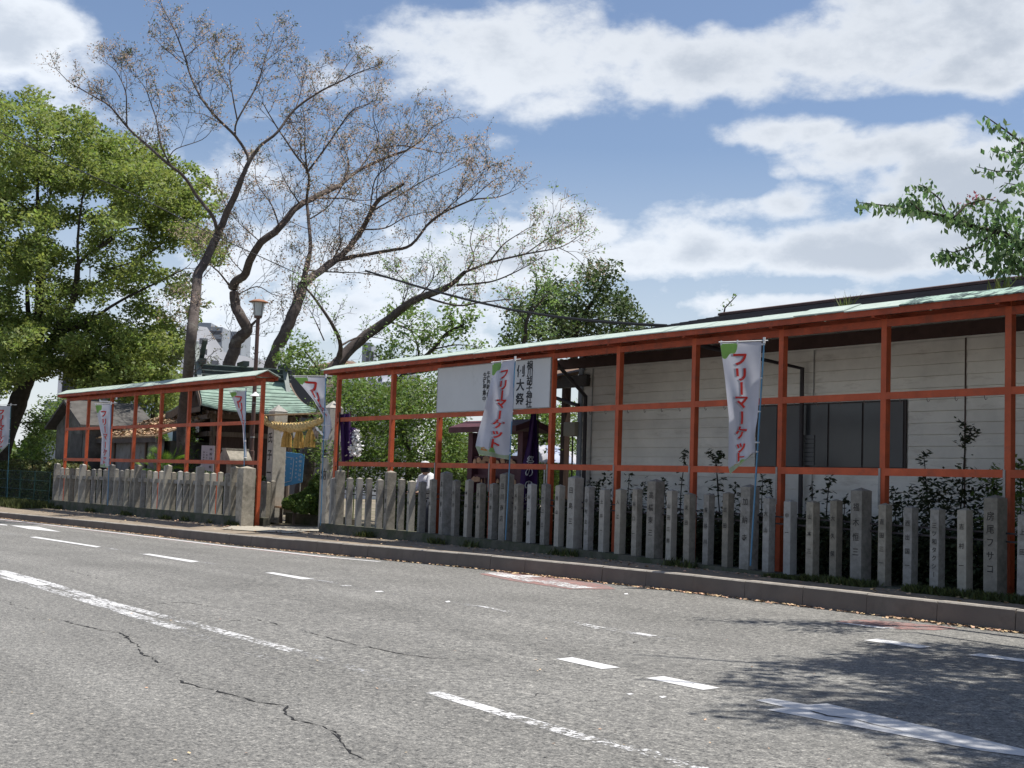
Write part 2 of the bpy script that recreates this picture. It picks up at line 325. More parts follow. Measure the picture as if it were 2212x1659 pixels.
# ------------------------------------------------------------------ object helpers
class MB:
    def __init__(s): s.v = []; s.f = []; s.mi = []; s.cur = 0
    def add(s, vs, fs):
        n = len(s.v); s.v += [tuple(v) for v in vs]; s.f += [tuple(i+n for i in f) for f in fs]; s.mi += [s.cur]*len(fs)
    def box(s, c, size, rz=0, M3=None):
        hx, hy, hz = size[0]/2, size[1]/2, size[2]/2
        R = M3 if M3 is not None else Matrix.Rotation(rz, 3, 'Z'); c = Vector(c)
        vs = [c + R @ Vector((x*hx, y*hy, z*hz)) for x in (-1, 1) for y in (-1, 1) for z in (-1, 1)]
        s.add(vs, [(0,1,3,2),(4,6,7,5),(0,4,5,1),(2,3,7,6),(0,2,6,4),(1,5,7,3)])
    def bx(s, x0, x1, y0, y1, z0, z1): s.box(((x0+x1)/2, (y0+y1)/2, (z0+z1)/2), (abs(x1-x0), abs(y1-y0), abs(z1-z0)))
    def bar(s, a, b, w, h, up=(0, 0, 1)):
        a = Vector(a); b = Vector(b); d = (b-a); l = d.length; d.normalize(); up = Vector(up)
        sd = d.cross(up); sd.normalize(); u = sd.cross(d); R = Matrix((d, sd, u)).transposed()
        s.box((a+b)/2, (l, w, h), M3=R)
    def tube(s, pts, rad, n=8, cap=True):
        pts = [Vector(p) for p in pts]; m = len(pts)
        if not hasattr(rad, '__len__'): rad = [rad]*m
        ring = []; up = Vector((0.13, 0.21, 1)).normalized(); prev = None
        for i, p in enumerate(pts):
            d = (pts[min(i+1, m-1)] - pts[max(i-1, 0)]); d.normalize()
            a = d.cross(up) if prev is None else prev - d*prev.dot(d)
            if a.length < 1e-4: a = d.cross(Vector((1, 0, 0)))
            a.normalize(); prev = a; b = d.cross(a)
            ring += [p + (a*math.cos(2*math.pi*k/n) + b*math.sin(2*math.pi*k/n))*rad[i] for k in range(n)]
        fs = [(i*n+k, i*n+(k+1) % n, (i+1)*n+(k+1) % n, (i+1)*n+k) for i in range(m-1) for k in range(n)]
        if cap: fs += [tuple(range(n-1, -1, -1)), tuple((m-1)*n+k for k in range(n))]
        s.add(ring, fs)
    def lathe(s, c, prof, n=16):
        c = Vector(c); vs = []; m = len(prof)
        for r, z in prof: vs += [c + Vector((r*math.cos(2*math.pi*k/n), r*math.sin(2*math.pi*k/n), z)) for k in range(n)]
        fs = [(i*n+k, i*n+(k+1) % n, (i+1)*n+(k+1) % n, (i+1)*n+k) for i in range(m-1) for k in range(n)]
        fs += [tuple(range(n-1, -1, -1)), tuple((m-1)*n+k for k in range(n))]
        s.add(vs, fs)
    def prism(s, poly, axis, a0, a1):       # poly: 2-D outline in the two other axes
        n = len(poly)
        def P(p, t):
            return (t, p[0], p[1]) if axis == 'x' else (p[0], t, p[1]) if axis == 'y' else (p[0], p[1], t)
        s.add([P(p, a0) for p in poly] + [P(p, a1) for p in poly], [tuple(range(n-1, -1, -1)), tuple(range(n, 2*n))] + [(i, (i+1) % n, n+(i+1) % n, n+i) for i in range(n)])
    def mesh(s, name, mats, smooth=False):
        me = bpy.data.meshes.new(name); me.from_pydata(s.v, [], s.f)
        for m_ in (mats if isinstance(mats, (list, tuple)) else [mats]): me.materials.append(m_)
        if any(s.mi): me.polygons.foreach_set('material_index', s.mi)
        me.validate(); me.update()
        if smooth: me.polygons.foreach_set('use_smooth', [True]*len(me.polygons))
        return me
    def build(s, name, mats, parent=None, smooth=False, bevel=0):
        o = link(name, s.mesh(name, mats, smooth), parent)
        if bevel:
            b = o.modifiers.new('bevel', 'BEVEL'); b.width = bevel; b.segments = 1; b.limit_method = 'ANGLE'
        return o
def link(name, me, parent=None, loc=None, rz=None):
    o = bpy.data.objects.new(name, me); COL.objects.link(o)
    if parent is not None:
        o.parent = parent; o.matrix_parent_inverse = inv(parent)
    if loc is not None: o.location = loc
    if rz is not None: o.rotation_euler = (0, 0, rz)
    return o
def wm(o):
    m = Matrix.LocRotScale(o.location, o.rotation_euler, o.scale)
    return (wm(o.parent) @ o.matrix_parent_inverse @ m) if o.parent is not None else m
def inv(p): return wm(p).inverted()
def thing(name, label, cat, loc=(0, 0, 0), group=None):
    o = bpy.data.objects.new(name, None); COL.objects.link(o); o.location = loc; o.empty_display_size = .2
    o['label'] = label; o['category'] = cat
    if group: o['group'] = group
    return o
def tag(o, label, cat, group=None, kind=None):
    o['label'] = label; o['category'] = cat
    if group: o['group'] = group
    if kind: o['kind'] = kind
    return o
def struct(o): o['kind'] = 'structure'; return o
def quads(name, V, material, parent=None):          # V: (n,4,3) array -> one mesh
    n = len(V); me = bpy.data.meshes.new(name)
    me.vertices.add(n*4); me.vertices.foreach_set('co', V.reshape(-1).astype(np.float32))
    me.loops.add(n*4); me.loops.foreach_set('vertex_index', np.arange(n*4, dtype=np.int32))
    me.polygons.add(n); me.polygons.foreach_set('loop_start', np.arange(n, dtype=np.int32)*4)
    try: me.polygons.foreach_set('loop_total', np.full(n, 4, dtype=np.int32))
    except Exception: pass
    me.materials.append(material); me.update(calc_edges=True)
    return link(name, me, parent)
def rand_unit(n):
    v = RNG.normal(size=(n, 3)); return v/np.linalg.norm(v, axis=1, keepdims=True)
def leaves(P, size, aspect=.5, droop=0.0, up=0.5):
    """leaf quads (rhombus) at points P with random attitudes; up: how far the blades lie flat"""
    n = len(P); nrm = rand_unit(n); nrm[:, 2] = np.abs(nrm[:, 2]) + up; nrm /= np.linalg.norm(nrm, axis=1, keepdims=True)
    a = rand_unit(n); a[:, 2] -= droop; a -= nrm*np.sum(a*nrm, axis=1, keepdims=True); a /= np.linalg.norm(a, axis=1, keepdims=True)
    b = np.cross(nrm, a); s = size*(0.65+0.7*RNG.random(n))[:, None]
    return np.stack([P - a*s*.5, P + b*s*aspect*.5, P + a*s*.5, P - b*s*aspect*.5], axis=1)
def blob_pts(centres, radii, n_each, flat=.8):
    out = []
    for c, r in zip(centres, radii):
        n = max(4, int(n_each*r*r)) if n_each < 400 else int(n_each)
        v = rand_unit(n)*(RNG.random(n)**.45)[:, None]*r; v[:, 2] *= flat
        out.append(np.array(c)[None]+v)
    return np.concatenate(out)

# text -> mesh (one mesh per distinct character)
_gl = {}
def glyph(ch, bold=.008):
    key = (ch, bold)
    if key not in _gl:
        cu = bpy.data.curves.new('t', 'FONT'); cu.body = ch; cu.resolution_u = 2; cu.align_x = 'CENTER'; cu.size = 1.0; cu.offset = bold
        o = bpy.data.objects.new('t', cu); COL.objects.link(o)
        dg = bpy.context.evaluated_depsgraph_get(); dg.update()
        me = bpy.data.meshes.new_from_object(o.evaluated_get(dg))
        v = np.zeros(len(me.vertices)*3); me.vertices.foreach_get('co', v); v = v.reshape(-1, 3)[:, :2]
        f = [tuple(p.vertices) for p in me.polygons]
        bpy.data.objects.remove(o); bpy.data.meshes.remove(me); bpy.data.curves.remove(cu)
        if len(v):
            c = (v.max(0)+v.min(0))/2 if ch not in 'ッっ、' else np.array([0, .35])
            v = v-c
        _gl[key] = (v, f)
    return _gl[key]
def glyph_uv(ch, rot=False, shear=0.0, bold=.008):
    v, f = glyph(ch, bold)
    if rot: v = np.stack([v[:, 1], -v[:, 0]], axis=1)
    if shear: v = v + np.stack([v[:, 1]*shear, 0*v[:, 1]], axis=1)
    return v, f
def text_column(mb, chars, origin, right, up, size, pitch, vert=True, sx=1.0, bold=.012):
    """characters stacked downwards (or rightwards) from origin, in the plane right x up"""
    o = Vector(origin); right = Vector(right); up = Vector(up)
    for i, ch in enumerate(chars):
        if ch == ' ': continue
        v, f = glyph_uv(ch, rot=(vert and ch == 'ー'), bold=bold)
        c = o - up*(pitch*i) if vert else o + right*(pitch*i)
        mb.add([c + right*(p[0]*size*sx) + up*(p[1]*size) for p in v], f)

# ================================================================== ground, road, kerb, pavement
def grid_sheet(name, xs, rows, material):
    """rows: list of functions x -> (y, z)"""
    vs = []; n = len(xs)
    for r in rows: vs += [(x, *r(x)) for x in xs]
    fs = [(j*n+i, j*n+i+1, (j+1)*n+i+1, (j+1)*n+i) for j in range(len(rows)-1) for i in range(n-1)]
    mb = MB(); mb.add(vs, fs); return struct(mb.build(name, material))
xs_road = list(np.concatenate([[-400, -150, -90], np.arange(-70, 12.1, 1.0), [20, 40, 150, 400]]))
def ry(x, f): k = kerb_y(x)-.02; return -40 + (k+40)*f
fr = [0, .4, .7, .8, .84, .88, .91, .94, .97, 1.0]
road = grid_sheet('road', xs_road, [(lambda x, f=f: (ry(x, f), road_z(x, ry(x, f)))) for f in fr], M['asphalt'])
ground = MB(); ground.add([(-1500, -1500, -.25), (1500, -1500, -.25), (1500, 1500, -.25), (-1500, 1500, -.25)], [(0, 1, 2, 3)])
struct(ground.build('ground', M['soil']))
xs_p = list(np.concatenate([[-400, -150, -90], np.arange(-70, 12.1, .5), [20, 40, 150, 400]]))
KW = .16
pave = grid_sheet('pavement', xs_p, [lambda x: (kerb_y(x)+KW-.01, kerb_top(x)-.012), lambda x: ((kerb_y(x)+KW+plinth_y(x))/2, (kerb_top(x)+pave_back_z(x))/2-.006), lambda x: (plinth_y(x)+.3, pave_back_z(x)), lambda x: (plinth_y(x)+.31, -.2)], M['pave'])
yard = grid_sheet('shrine_ground', [-400, -60, -46, -31, -28, -20, -16, 0, 400], [lambda x: (plinth_y(x)+.28, pave_back_z(x)-.006), lambda x: (17.5, .27), lambda x: (95, .27), lambda x: (96, -.3)], M['soil'])
# pale concrete apron in the gateway
ap = MB(); a0 = [(-31.35, 14.0), (-28.6, 14.0), (-28.2, 13.25), (-30.9, 12.75), (-31.6, 13.3)]
pts = [(x, y, ground_z(x, min(y, 14.04))+.006) for x, y in a0] + [(-28.6, 17.6, .281), (-31.3, 17.6, .281)]
ap.add(pts, [(0, 4, 3, 2, 1), (0, 1, 5, 6)]); struct(ap.build('gateway_apron', M['apron']))

# kerb: one stone after another
kerb = bpy.data.objects.new('kerb', None); COL.objects.link(kerb); kerb['kind'] = 'structure'
x = -64.0; i = 0
while x < 8:
    L_ = 1.0 if x > -45 else 3.0
    xa, xb = x+.004, x+L_-.004
    mb = MB(); j = RNG.uniform(-.004, .004); jz = RNG.uniform(-.004, .004); c = .018
    prof = []
    for xx in (xa, xb):
        y0 = kerb_y(xx)+j; zt = kerb_top(xx)+jz; zb = road_z(xx, y0)-.1
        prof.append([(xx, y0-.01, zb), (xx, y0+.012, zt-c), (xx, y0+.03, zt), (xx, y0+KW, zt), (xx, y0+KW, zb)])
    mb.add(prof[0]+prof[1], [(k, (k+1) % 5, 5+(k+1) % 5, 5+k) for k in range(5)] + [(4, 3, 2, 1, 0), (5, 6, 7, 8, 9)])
    mb.mi = [0, 1, 1, 0, 0, 0, 0]  # top and chamfer pale as if sunlit, front face dark as if shaded
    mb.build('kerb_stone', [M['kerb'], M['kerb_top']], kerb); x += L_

# ------------------------------------------------------------------ road markings (thin sheets on the road)
def onroad_poly(name, px, material, lift=.004, sub=None):
    P = [onroad(*p) for p in px]
    mb = MB()
    if len(P) == 4:
        n = max(1, int((P[1]-P[0]).length/.8)); A = []; B = []
        for k in range(n+1):
            t = k/n
            for lst, a, b in ((A, P[0], P[1]), (B, P[3], P[2])):
                q = a.lerp(b, t); q.z = road_z(q.x, q.y)+lift; lst.append(q)
        mb.add(A+B, [(k, n+1+k, n+2+k, k+1) for k in range(n)])
    else:
        mb.add([(p.x, p.y, road_z(p.x, p.y)+lift) for p in P], [tuple(range(len(P)))])
    o = mb.build(name, material, road)
    return o
def strip(name, px, w, material, lift=.004, jag=0, taper=False):
    """line along pixels, w metres wide"""
    P = [onroad(*p) for p in px]; Q = []
    for a, b in zip(P[:-1], P[1:]):
        n = max(1, int((b-a).length/(.06 if jag else .6)))
        Q += [a.lerp(b, k/n) for k in range(n)]
    Q.append(P[-1]); m = len(Q)
    if jag:
        off = np.cumsum(RNG.normal(0, jag, m)); off -= np.linspace(off[0], off[-1], m); off += RNG.normal(0, jag*.8, m)
    A = []; B = []
    for k, q in enumerate(Q):
        d = Q[min(k+1, m-1)]-Q[max(k-1, 0)]; d.z = 0; d.normalize(); s = Vector((-d.y, d.x, 0))
        if jag: q = q + s*float(off[k])
        ww = w*(1 if not jag else float(max(.04, RNG.normal(.55, .45))))*(.08 if jag and math.sin(k*.11+m)+math.sin(k*.031) > 1.6 else 1) * (min(1, k/6+.2, (m-1-k)/6+.2) if taper else 1)
        for lst, sg in ((A, 1), (B, -1)):
            v = q + s*sg*ww/2; lst.append((v.x, v.y, road_z(v.x, v.y)+lift))
    mb = MB(); mb.add(A+B, [(k, m+k, m+k+1, k+1) for k in range(m-1)])
    return mb.build(name, material, road)
cz1 = lambda x, y: (.5486*(0+.633*x), .5486*(1900+.633*y))          # survey sheets
cz2 = lambda x, y: (.5486*(1300+.633*x), .5486*(1974+.633*y))
cz3 = lambda x, y: (.5486*(2632+.633*x), .5486*(1974+.633*y))
czD = lambda x, y: (1553.7+.2976*x, 1179.5+.2976*y)
def seq(f, L): return [f(*p) for p in L]
for q in ([(0,258),(45,264),(45,268),(0,264)], [(62,266),(235,276),(380,308),(180,290)], [(182,340),(225,338),(628,400),(600,404)], [(885,446),(930,444),(1240,492),(1190,497)], [(1648,562),(1700,560),(1942,600),(1880,604)]):
    onroad_poly('lane_dash', seq(cz1, q), M['paint'])
for q in ([(2115,640),(2170,638),(2200,648),(2140,648)],):
    onroad_poly('lane_dash', seq(cz1, q), M['paint_worn'])
for q in ([(905,650),(960,655),(1160,692),(1080,688)], [(1440,740),(1490,740),(1720,790),(1650,795)], [(1860,818),(1920,818),(2040,838),(1990,842)]):
    onroad_poly('lane_dash', seq(cz2, q), M['paint_worn'])
for q in ([(1405,983),(1505,972),(1805,1036),(1690,1046)], [(1962,1102),(2075,1090),(2425,1163),(2320,1176)]):
    onroad_poly('lane_dash', seq(cz2, q), M['paint'])
for q in ([(1215,866),(1300,856),(1640,906),(1560,916)], [(1858,958),(1940,948),(2260,990),(2260,1008)], [(1035,755),(1090,757),(1420,792),(1330,793)]):
    onroad_poly('lane_dash', seq(cz3, q), M['paint'])
for q in ([(1843,1200),(1870,1196),(1890,1202),(1860,1207)], [(2045,1218),(2075,1213),(2095,1220),(2065,1227)], [(1828,574),(1850,572),(1855,580),(1832,581)], [(715,624),(740,620),(750,628),(722,630)], [(275,560),(320,558),(335,564),(285,566)]):
    onroad_poly('paint_scrap', seq(cz2, q), M['paint'])
strip('lane_line', seq(cz2, [(60,525),(420,580),(900,652),(1440,738),(1860,818),(2130,860)]), .14, M['paint_faint'], .0035)
strip('lane_line', seq(cz1, [(0,310),(180,338),(640,403),(885,444),(1250,495),(1650,558),(1950,603),(2120,630)]), .14, M['paint_faint'], .0035)
# worn double centre line
strip('centre_line', seq(cz1, [(0,548),(300,628),(700,755),(1200,880),(1400,935),(1850,1055)]), .15, M['paint_worn'], .004)
strip('centre_line', seq(cz1, [(0,580),(270,655),(700,785),(1120,915)]), .17, M['paint_worn'], .004)
strip('centre_line', seq(cz1, [(0,562),(120,596),(270,640)]), .16, M['paint'], .0045)
strip('centre_line', seq(cz1, [(1120,915),(1250,965),(1700,1100)]), .15, M['paint_faint'], .004)
strip('centre_line', seq(cz1, [(1850,1055),(2212,1160)]) + seq(cz2, [(480,1152),(700,1205)]), .12, M['paint_faint'], .004)
strip('centre_line', seq(cz2, [(640,1190),(900,1270),(1200,1360),(1560,1465),(1980,1565)]) + seq(cz3, [(100,1640),(300,1700)]), .13, M['paint_worn'], .004)
# edge line and red patches by the kerb
strip('edge_line', [(-30,1118.5),(0,1121.5),(248,1151),(548,1185.5),(700,1203),(820,1213.5)], .12, M['paint'], .004)
strip('edge_tint', [(-30,1118.8),(0,1122),(248,1151.6),(548,1186.2),(700,1203.8),(760,1208)], .20, M['redpaint'], .002)
onroad_poly('red_patch', [(1035,1240),(1120,1232),(1312,1265),(1330,1273),(1230,1273),(1100,1254)], M['redpaint'], .003)
onroad_poly('red_patch', seq(czD, [(830,548),(1080,535),(1600,580),(1730,600),(1560,612),(1300,605)]), M['redpaint'], .003)
for q in ([(1042,1238),(1080,1237),(1180,1256),(1140,1257)], [(1150,1255),(1190,1252),(1235,1262),(1180,1263)], [(1190,1264),(1230,1262),(1290,1271),(1240,1272)], [(1120,1244),(1150,1243),(1170,1247),(1140,1248)]):
    onroad_poly('paint_scrap', q, M['paint_worn'], .007)
# arrow head
arrow = seq(cz3, [(540,1240),(640,1228),(865,1268),(985,1260),(2300,1565),(2300,1600),(1950,1555),(612,1300),(730,1285)])
P = [onroad(*p) for p in arrow]; mb = MB()
mb.add([(p.x, p.y, road_z(p.x, p.y)+.004) for p in P], [(0, 1, 2, 8), (8, 2, 3, 7), (7, 3, 4, 5, 6)])
mb.build('road_arrow', M['paint_arrow'], road)
strip('crack', seq(cz3, [(700,1285),(860,1308),(980,1340),(1140,1358),(1270,1395),(1420,1430),(1590,1468)]), .016, M['crack'], .008, .006, True)
# cracks
for px, w in ((seq(cz1, [(340,848),(470,885),(640,920),(760,935),(810,965),(870,1010),(880,1060),(960,1100),(1010,1155),(1110,1200),(1190,1245),(1270,1270),(1400,1290),(1480,1320),(1620,1365),(1790,1390),(1760,1440),(1810,1480),(1980,1515),(2110,1580),(2140,1640)]), .021),
              (seq(cz2, [(0,1440),(60,1480),(80,1540),(160,1585),(240,1615),(280,1640)]), .02),
              (seq(cz1, [(860,770),(1000,755),(1130,745),(1250,765),(1370,790),(1500,803)]), .015),
              (seq(cz1, [(1180,882),(1480,860),(1560,845),(1700,880),(1900,925),(2100,975),(2212,1000)]) + seq(cz2, [(180,890),(380,930),(490,955),(670,978),(800,985),(960,990)]), .016),
              (seq(cz1, [(1880,1050),(2100,1042),(2212,1045)]) + seq(cz2, [(180,920),(260,905)]), .013),
              (seq(cz1, [(260,530),(380,545),(560,590),(690,620)]), .011),
              (seq(cz2, [(110,525),(500,527),(900,512),(1060,510)]), .009),
              (seq(cz2, [(700,705),(900,695),(1150,688),(1600,680)]), .008),
              (seq(cz2, [(1370,935),(1500,930),(1740,915),(1900,885),(2060,845),(2200,825)]), .011),
              (seq(cz2, [(1170,1235),(1260,1210),(1340,1180)]), .010),
              (seq(cz1, [(30,730),(80,745),(60,760),(180,790)]), .014),
              (seq(cz1, [(450,990),(600,985),(790,965)]), .010),
              (seq(cz2, [(980,1080),(1090,1110)]), .010)):
    strip('crack', px, w, M['crack'], .005, .008, True)

# ------------------------------------------------------------------ fallen leaves by the kerb, weeds
def litter():
    V = []
    n = 5200; xs = -44 + 38*RNG.random(n)
    dens = .35 + .65*(np.sin(xs*1.7)+np.sin(xs*.73+1) > .2)
    xs = xs[RNG.random(n) < dens]
    P = np.array([(x, kerb_y(x)-.015-abs(RNG.normal(0, .075)), 0) for x in xs]); P[:, 2] = [road_z(p[0], p[1])+.012+.01*RNG.random() for p in P]
    A = leaves(P, .055, .7, 0, 2.0)
    m = 900; xs = -44+38*RNG.random(m); P = np.array([(x, kerb_y(x)+.2+RNG.random()**.5*max(.1, plinth_y(x)-kerb_y(x)-.25), 0) for x in xs]); P[:, 2] = [ground_z(p[0], p[1])+.012 for p in P]
    B = leaves(P, .06, .7, 0, 2.0)
    m = 60; P = np.array([onz(x, y, 0) for x, y in zip(RNG.uniform(0, 2212, m), RNG.uniform(1250, 1650, m))]); P[:, 2] = [road_z(p[0], p[1])+.01 for p in P]
    Cc = leaves(P, .025, .7, 0, 3.0)
    o = quads('fallen_leaves', np.concatenate([A, B, Cc]), M['litter']); tag(o, 'dry brown fallen leaves gathered along the foot of the kerb', 'fallen leaves', kind='stuff')
litter()
def blades(name, pts, hs, material, label, cat='weeds'):
    n = len(pts); P = np.array(pts); a = RNG.random(n)*6.283; lean = RNG.normal(0, .35, (n, 2)); h = np.array(hs)
    w = np.stack([np.cos(a), np.sin(a), 0*a], 1)*(.012+.012*RNG.random(n))[:, None]; tip = np.stack([lean[:, 0]*h, lean[:, 1]*h, h], 1)
    V = np.stack([P-w, P+w, P+tip*.6+w*.7, P+tip], 1)
    o = quads(name, V, material); tag(o, label, cat, kind='stuff'); return o
pts = []; hs = []
for _ in range(6000):
    x = RNG.uniform(-14.5, -7.5); y = 13.78+abs(RNG.normal(0, .16)) if RNG.random() < .85 else 13.7+RNG.random()*.7
    y = min(y, 14.5)
    if math.sin(x*2.3)+math.sin(x*5.1+1) < -.9+(.9 if x < -12.8 else 0): continue
    pts.append((x, y, ground_z(x, min(y, 14.04)))); hs.append(RNG.uniform(.03, .12)*(1.0 if x > -13 else .6))
blades('kerbside_grass', pts, hs, M['grass'], 'green weeds growing at the foot of the stone posts at right', 'grass')
pts = []; hs = []
for _ in range(5000):
    x = RNG.uniform(-46, -15); y = plinth_y(x)-.02-abs(RNG.normal(0, .06))
    if -31.5 < x < -28.4 or math.sin(x*1.9)+math.sin(x*4.3) < .75: continue
    pts.append((x, y, ground_z(x, y))); hs.append(RNG.uniform(.03, .16))
blades('wall_foot_weeds', pts, hs, M['grass'], 'sparse weeds along the foot of the low mossy wall', 'weeds')
pts = []; hs = []
for _ in range(9000):
    x = RNG.uniform(-60, -45.6); y = RNG.uniform(11.7, 13.4); pts.append((x, y, ground_z(x, min(y, plinth_y(x)-.01)))); hs.append(RNG.uniform(.05, .3))
blades('verge_grass', pts, hs, M['grass'], 'rough grass verge under the green wire fence at far left', 'grass')

# ================================================================== stone fences
def picket_mesh(w, h, name):
    mb = MB(); a = w/2; p = w*.22
    mb.add([(-a,-a,0),(a,-a,0),(a,a,0),(-a,a,0),(-a,-a,h),(a,-a,h),(a,a,h),(-a,a,h),(0,0,h+p)],
           [(3,2,1,0),(0,1,5,4),(1,2,6,5),(2,3,7,6),(3,0,4,7),(4,5,8),(5,6,8),(6,7,8),(7,4,8)])
    me = mb.mesh(name, M['stone']); return me
SMALL = [picket_mesh(.125, 1.06, 'small_stone_post'), picket_mesh(.132, 1.04, 'small_stone_post'), picket_mesh(.12, 1.08, 'small_stone_post')]
BIG = picket_mesh(.195, 1.22, 'tall_stone_post')
SMALL_P = []
for me in SMALL+[BIG]:
    m2 = me.copy(); m2.materials.clear(); m2.materials.append(M['stone_pale']); SMALL_P.append(m2)
def stone_fence(name, label, specs, x0, x1, yf, rails_at, rail_back=.02, rail_w=.07, rail_h=.10, rail_mat=None):
    """specs: (x, y, z0, big, yaw, text)"""
    t = thing(name, label, 'stone fence', ((x0+x1)/2, yf((x0+x1)/2)+.15, .2), 'stone post fences along the pavement')
    # low wall under the posts
    n = int((x1-x0)/1.5)+1; xs = np.linspace(x0, x1, n); mb = MB(); rows = []
    for x in xs:
        y = yf(x); zt = float(np.interp(x, [-46, -31, -28, -20, -10, 0], [.43, .45, .44, .44, .30, .29])); zb = ground_z(x, y-.01)-.1
        rows += [(x, y, zb), (x, y+.02, zt), (x, y+.34, zt), (x, y+.34, zb)]
    mb.add(rows, [(i*4+k, i*4+(k+1) % 4, i*4+4+(k+1) % 4, i*4+4+k) for i in range(n-1) for k in range(4)] + [(3, 2, 1, 0), tuple((n-1)*4+k for k in range(4))])
    mb.build('low_wall', M['stone_moss'], t)
    for zr in rails_at:
        for (a, b) in zip(specs[:-1], specs[1:]):
            if b[0]-a[0] > .9: continue
            mb = MB(); mb.bar((a[0], a[1]+rail_back, a[2]+zr), (b[0], b[1]+rail_back, b[2]+zr), rail_w, rail_h); mb.build('rail', rail_mat or M['stone'], t)
    for k, (x, y, z0, big, yaw, txt) in enumerate(specs):
        pale = RNG.random() < .4
        idx = 3 if big else int(RNG.integers(3))
        me = (SMALL_P if pale else SMALL+[BIG])[idx]
        o = link('stone_post', me, t)
        R = Matrix.Translation((x, y, z0)) @ Matrix.Rotation(yaw + RNG.normal(0, .012), 4, 'Z') @ Matrix.Rotation(RNG.normal(0, .006), 4, 'Y')
        sc = 1+RNG.normal(0, .008); R = R @ Matrix.Diagonal((1, 1, sc, 1))
        L_, q, s_ = (inv(t) @ R).decompose(); o.matrix_parent_inverse = Matrix.Identity(4); o.location = L_; o.rotation_euler = q.to_euler(); o.scale = s_
        if txt:
            w = (.195 if big else .125); c = R @ Vector((0, -w/2-(.003 if big else .0075), (1.0 if big else .84))); rt = (R.to_3x3() @ Vector((1, 0, 0))).normalized()
            mb = MB(); text_column(mb, txt, c, rt, (0, 0, 1), .115 if big else .078, (.72/max(3, len(txt))) if not big else .80/max(3, len(txt)))
            mb.build('inscription', M['engraved'], o)
    return t
# right hand fence, gate to the edge of the picture
specs = []
gax = [-28.0, -27.70, -27.2, -26.73, -26.29, -25.79, -25.33, -24.85, -24.42, -23.98, -23.55, -23.05]
gab = {1, 6, 11}
names_a = ['', '吉川', '山本', '西村', '中田', '小川', '大下商店', '村上', '佐伯', '沖田', '三浦', '高山商会']
zp = lambda x: float(np.interp(x, [-46, -31, -28, -20, -10, 0], [.43, .45, .44, .44, .30, .29]))
for i, x in enumerate(gax): specs.append((x, 14.24, zp(x), i in gab, math.radians(-13), names_a[i]))
xs_r = [-22.60, -22.14, -21.70, -21.26]; names_r = ['中川', '本山', '大本', '小原']
for x, nm in zip(xs_r, names_r): specs.append((x, 14.2, zp(x), False, 0, nm))
bigs = [-20.83, -18.70, -16.57, -14.44, -12.32, -10.22, -8.1]; bn = ['田川商店', '田島三', '高橋東三', '加納寺', '福木恒三', '房尾フサコ', '山']
sn = [['木下三', '山二郎', '一二三', '西山'], ['中村正三', '土井一', '入江', '谷口一'], ['山田三郎', '友田', '長谷川', '古田'], ['大山', '中一', '山本三', '大久保'], ['吉田三一', '西出国一', '三ツ和タクシー', '吉村一'], ['上田', '川本', '木村', '下田']]
for i, bxx in enumerate(bigs):
    specs.append((bxx, 14.2, zp(bxx), True, 0, bn[i]))
    if i < 6:
        for k in range(4):
            x = bxx+(k+1)*(bigs[i+1]-bxx)/5; specs.append((x, 14.18, zp(x), False, 0, sn[i][k]))
stone_fence('stone_post_fence', 'long grey stone fence of engraved posts right of the shrine gate', specs, -28.3, -7.2, plinth_y, (.80, .70), .08, .022, .022, M['pipe'])
# left hand fence
specs = []
bl = [-46.0, -43.5, -40.98, -38.82, -36.63, -34.45, -32.32]
for i, b in enumerate(bl):
    yy = plinth_y(b)+.16; specs.append((b, yy, zp(b), True, math.radians(-8), ''))
    if i < 6:
        for k in range(4):
            x = b+(k+1)*(bl[i+1]-b)/5; specs.append((x, plinth_y(x)+.16, zp(x), False, math.radians(-8), ''))
specs.append((-32.0, plinth_y(-32)+.16, zp(-32), False, 0, ''))
stone_fence('stone_post_fence', 'grey stone post fence left of the shrine gate under the smaller orange frame', specs, -46.2, -31.75, plinth_y, (.80,), .02, .08, .11, M['stone'])
mb = MB(); mb.bx(-31.82, -31.47, 13.48, 13.82, .15, 1.66); mb.add([(-31.82,13.48,1.66),(-31.47,13.48,1.66),(-31.47,13.82,1.66),(-31.82,13.82,1.66),(-31.645,13.65,1.72)], [(0,1,4),(1,2,4),(2,3,4),(3,0,4)])
tag(mb.build('stone_end_pillar', M['stone'], bevel=.01), 'thick square stone pillar ending the left fence beside the orange post', 'pillar')
# short return wall between left fence and gate pillar
t = thing('return_fence', 'short stone post fence set back between the orange end post and gate pillar', 'stone fence', (-32, 15, .27))
for k, (x, y) in enumerate([(-32.15, 14.35), (-32.45, 14.6), (-32.8, 14.9)]):
    o = link('stone_post', SMALL[k % 3], t, (x+32, y-15, .0))
    o.matrix_parent_inverse = Matrix.Identity(4)
mb = MB(); mb.bx(-32.9, -31.75, 14.2, 14.4, .2, .42); mb.build('low_wall', M['stone_moss'], t)

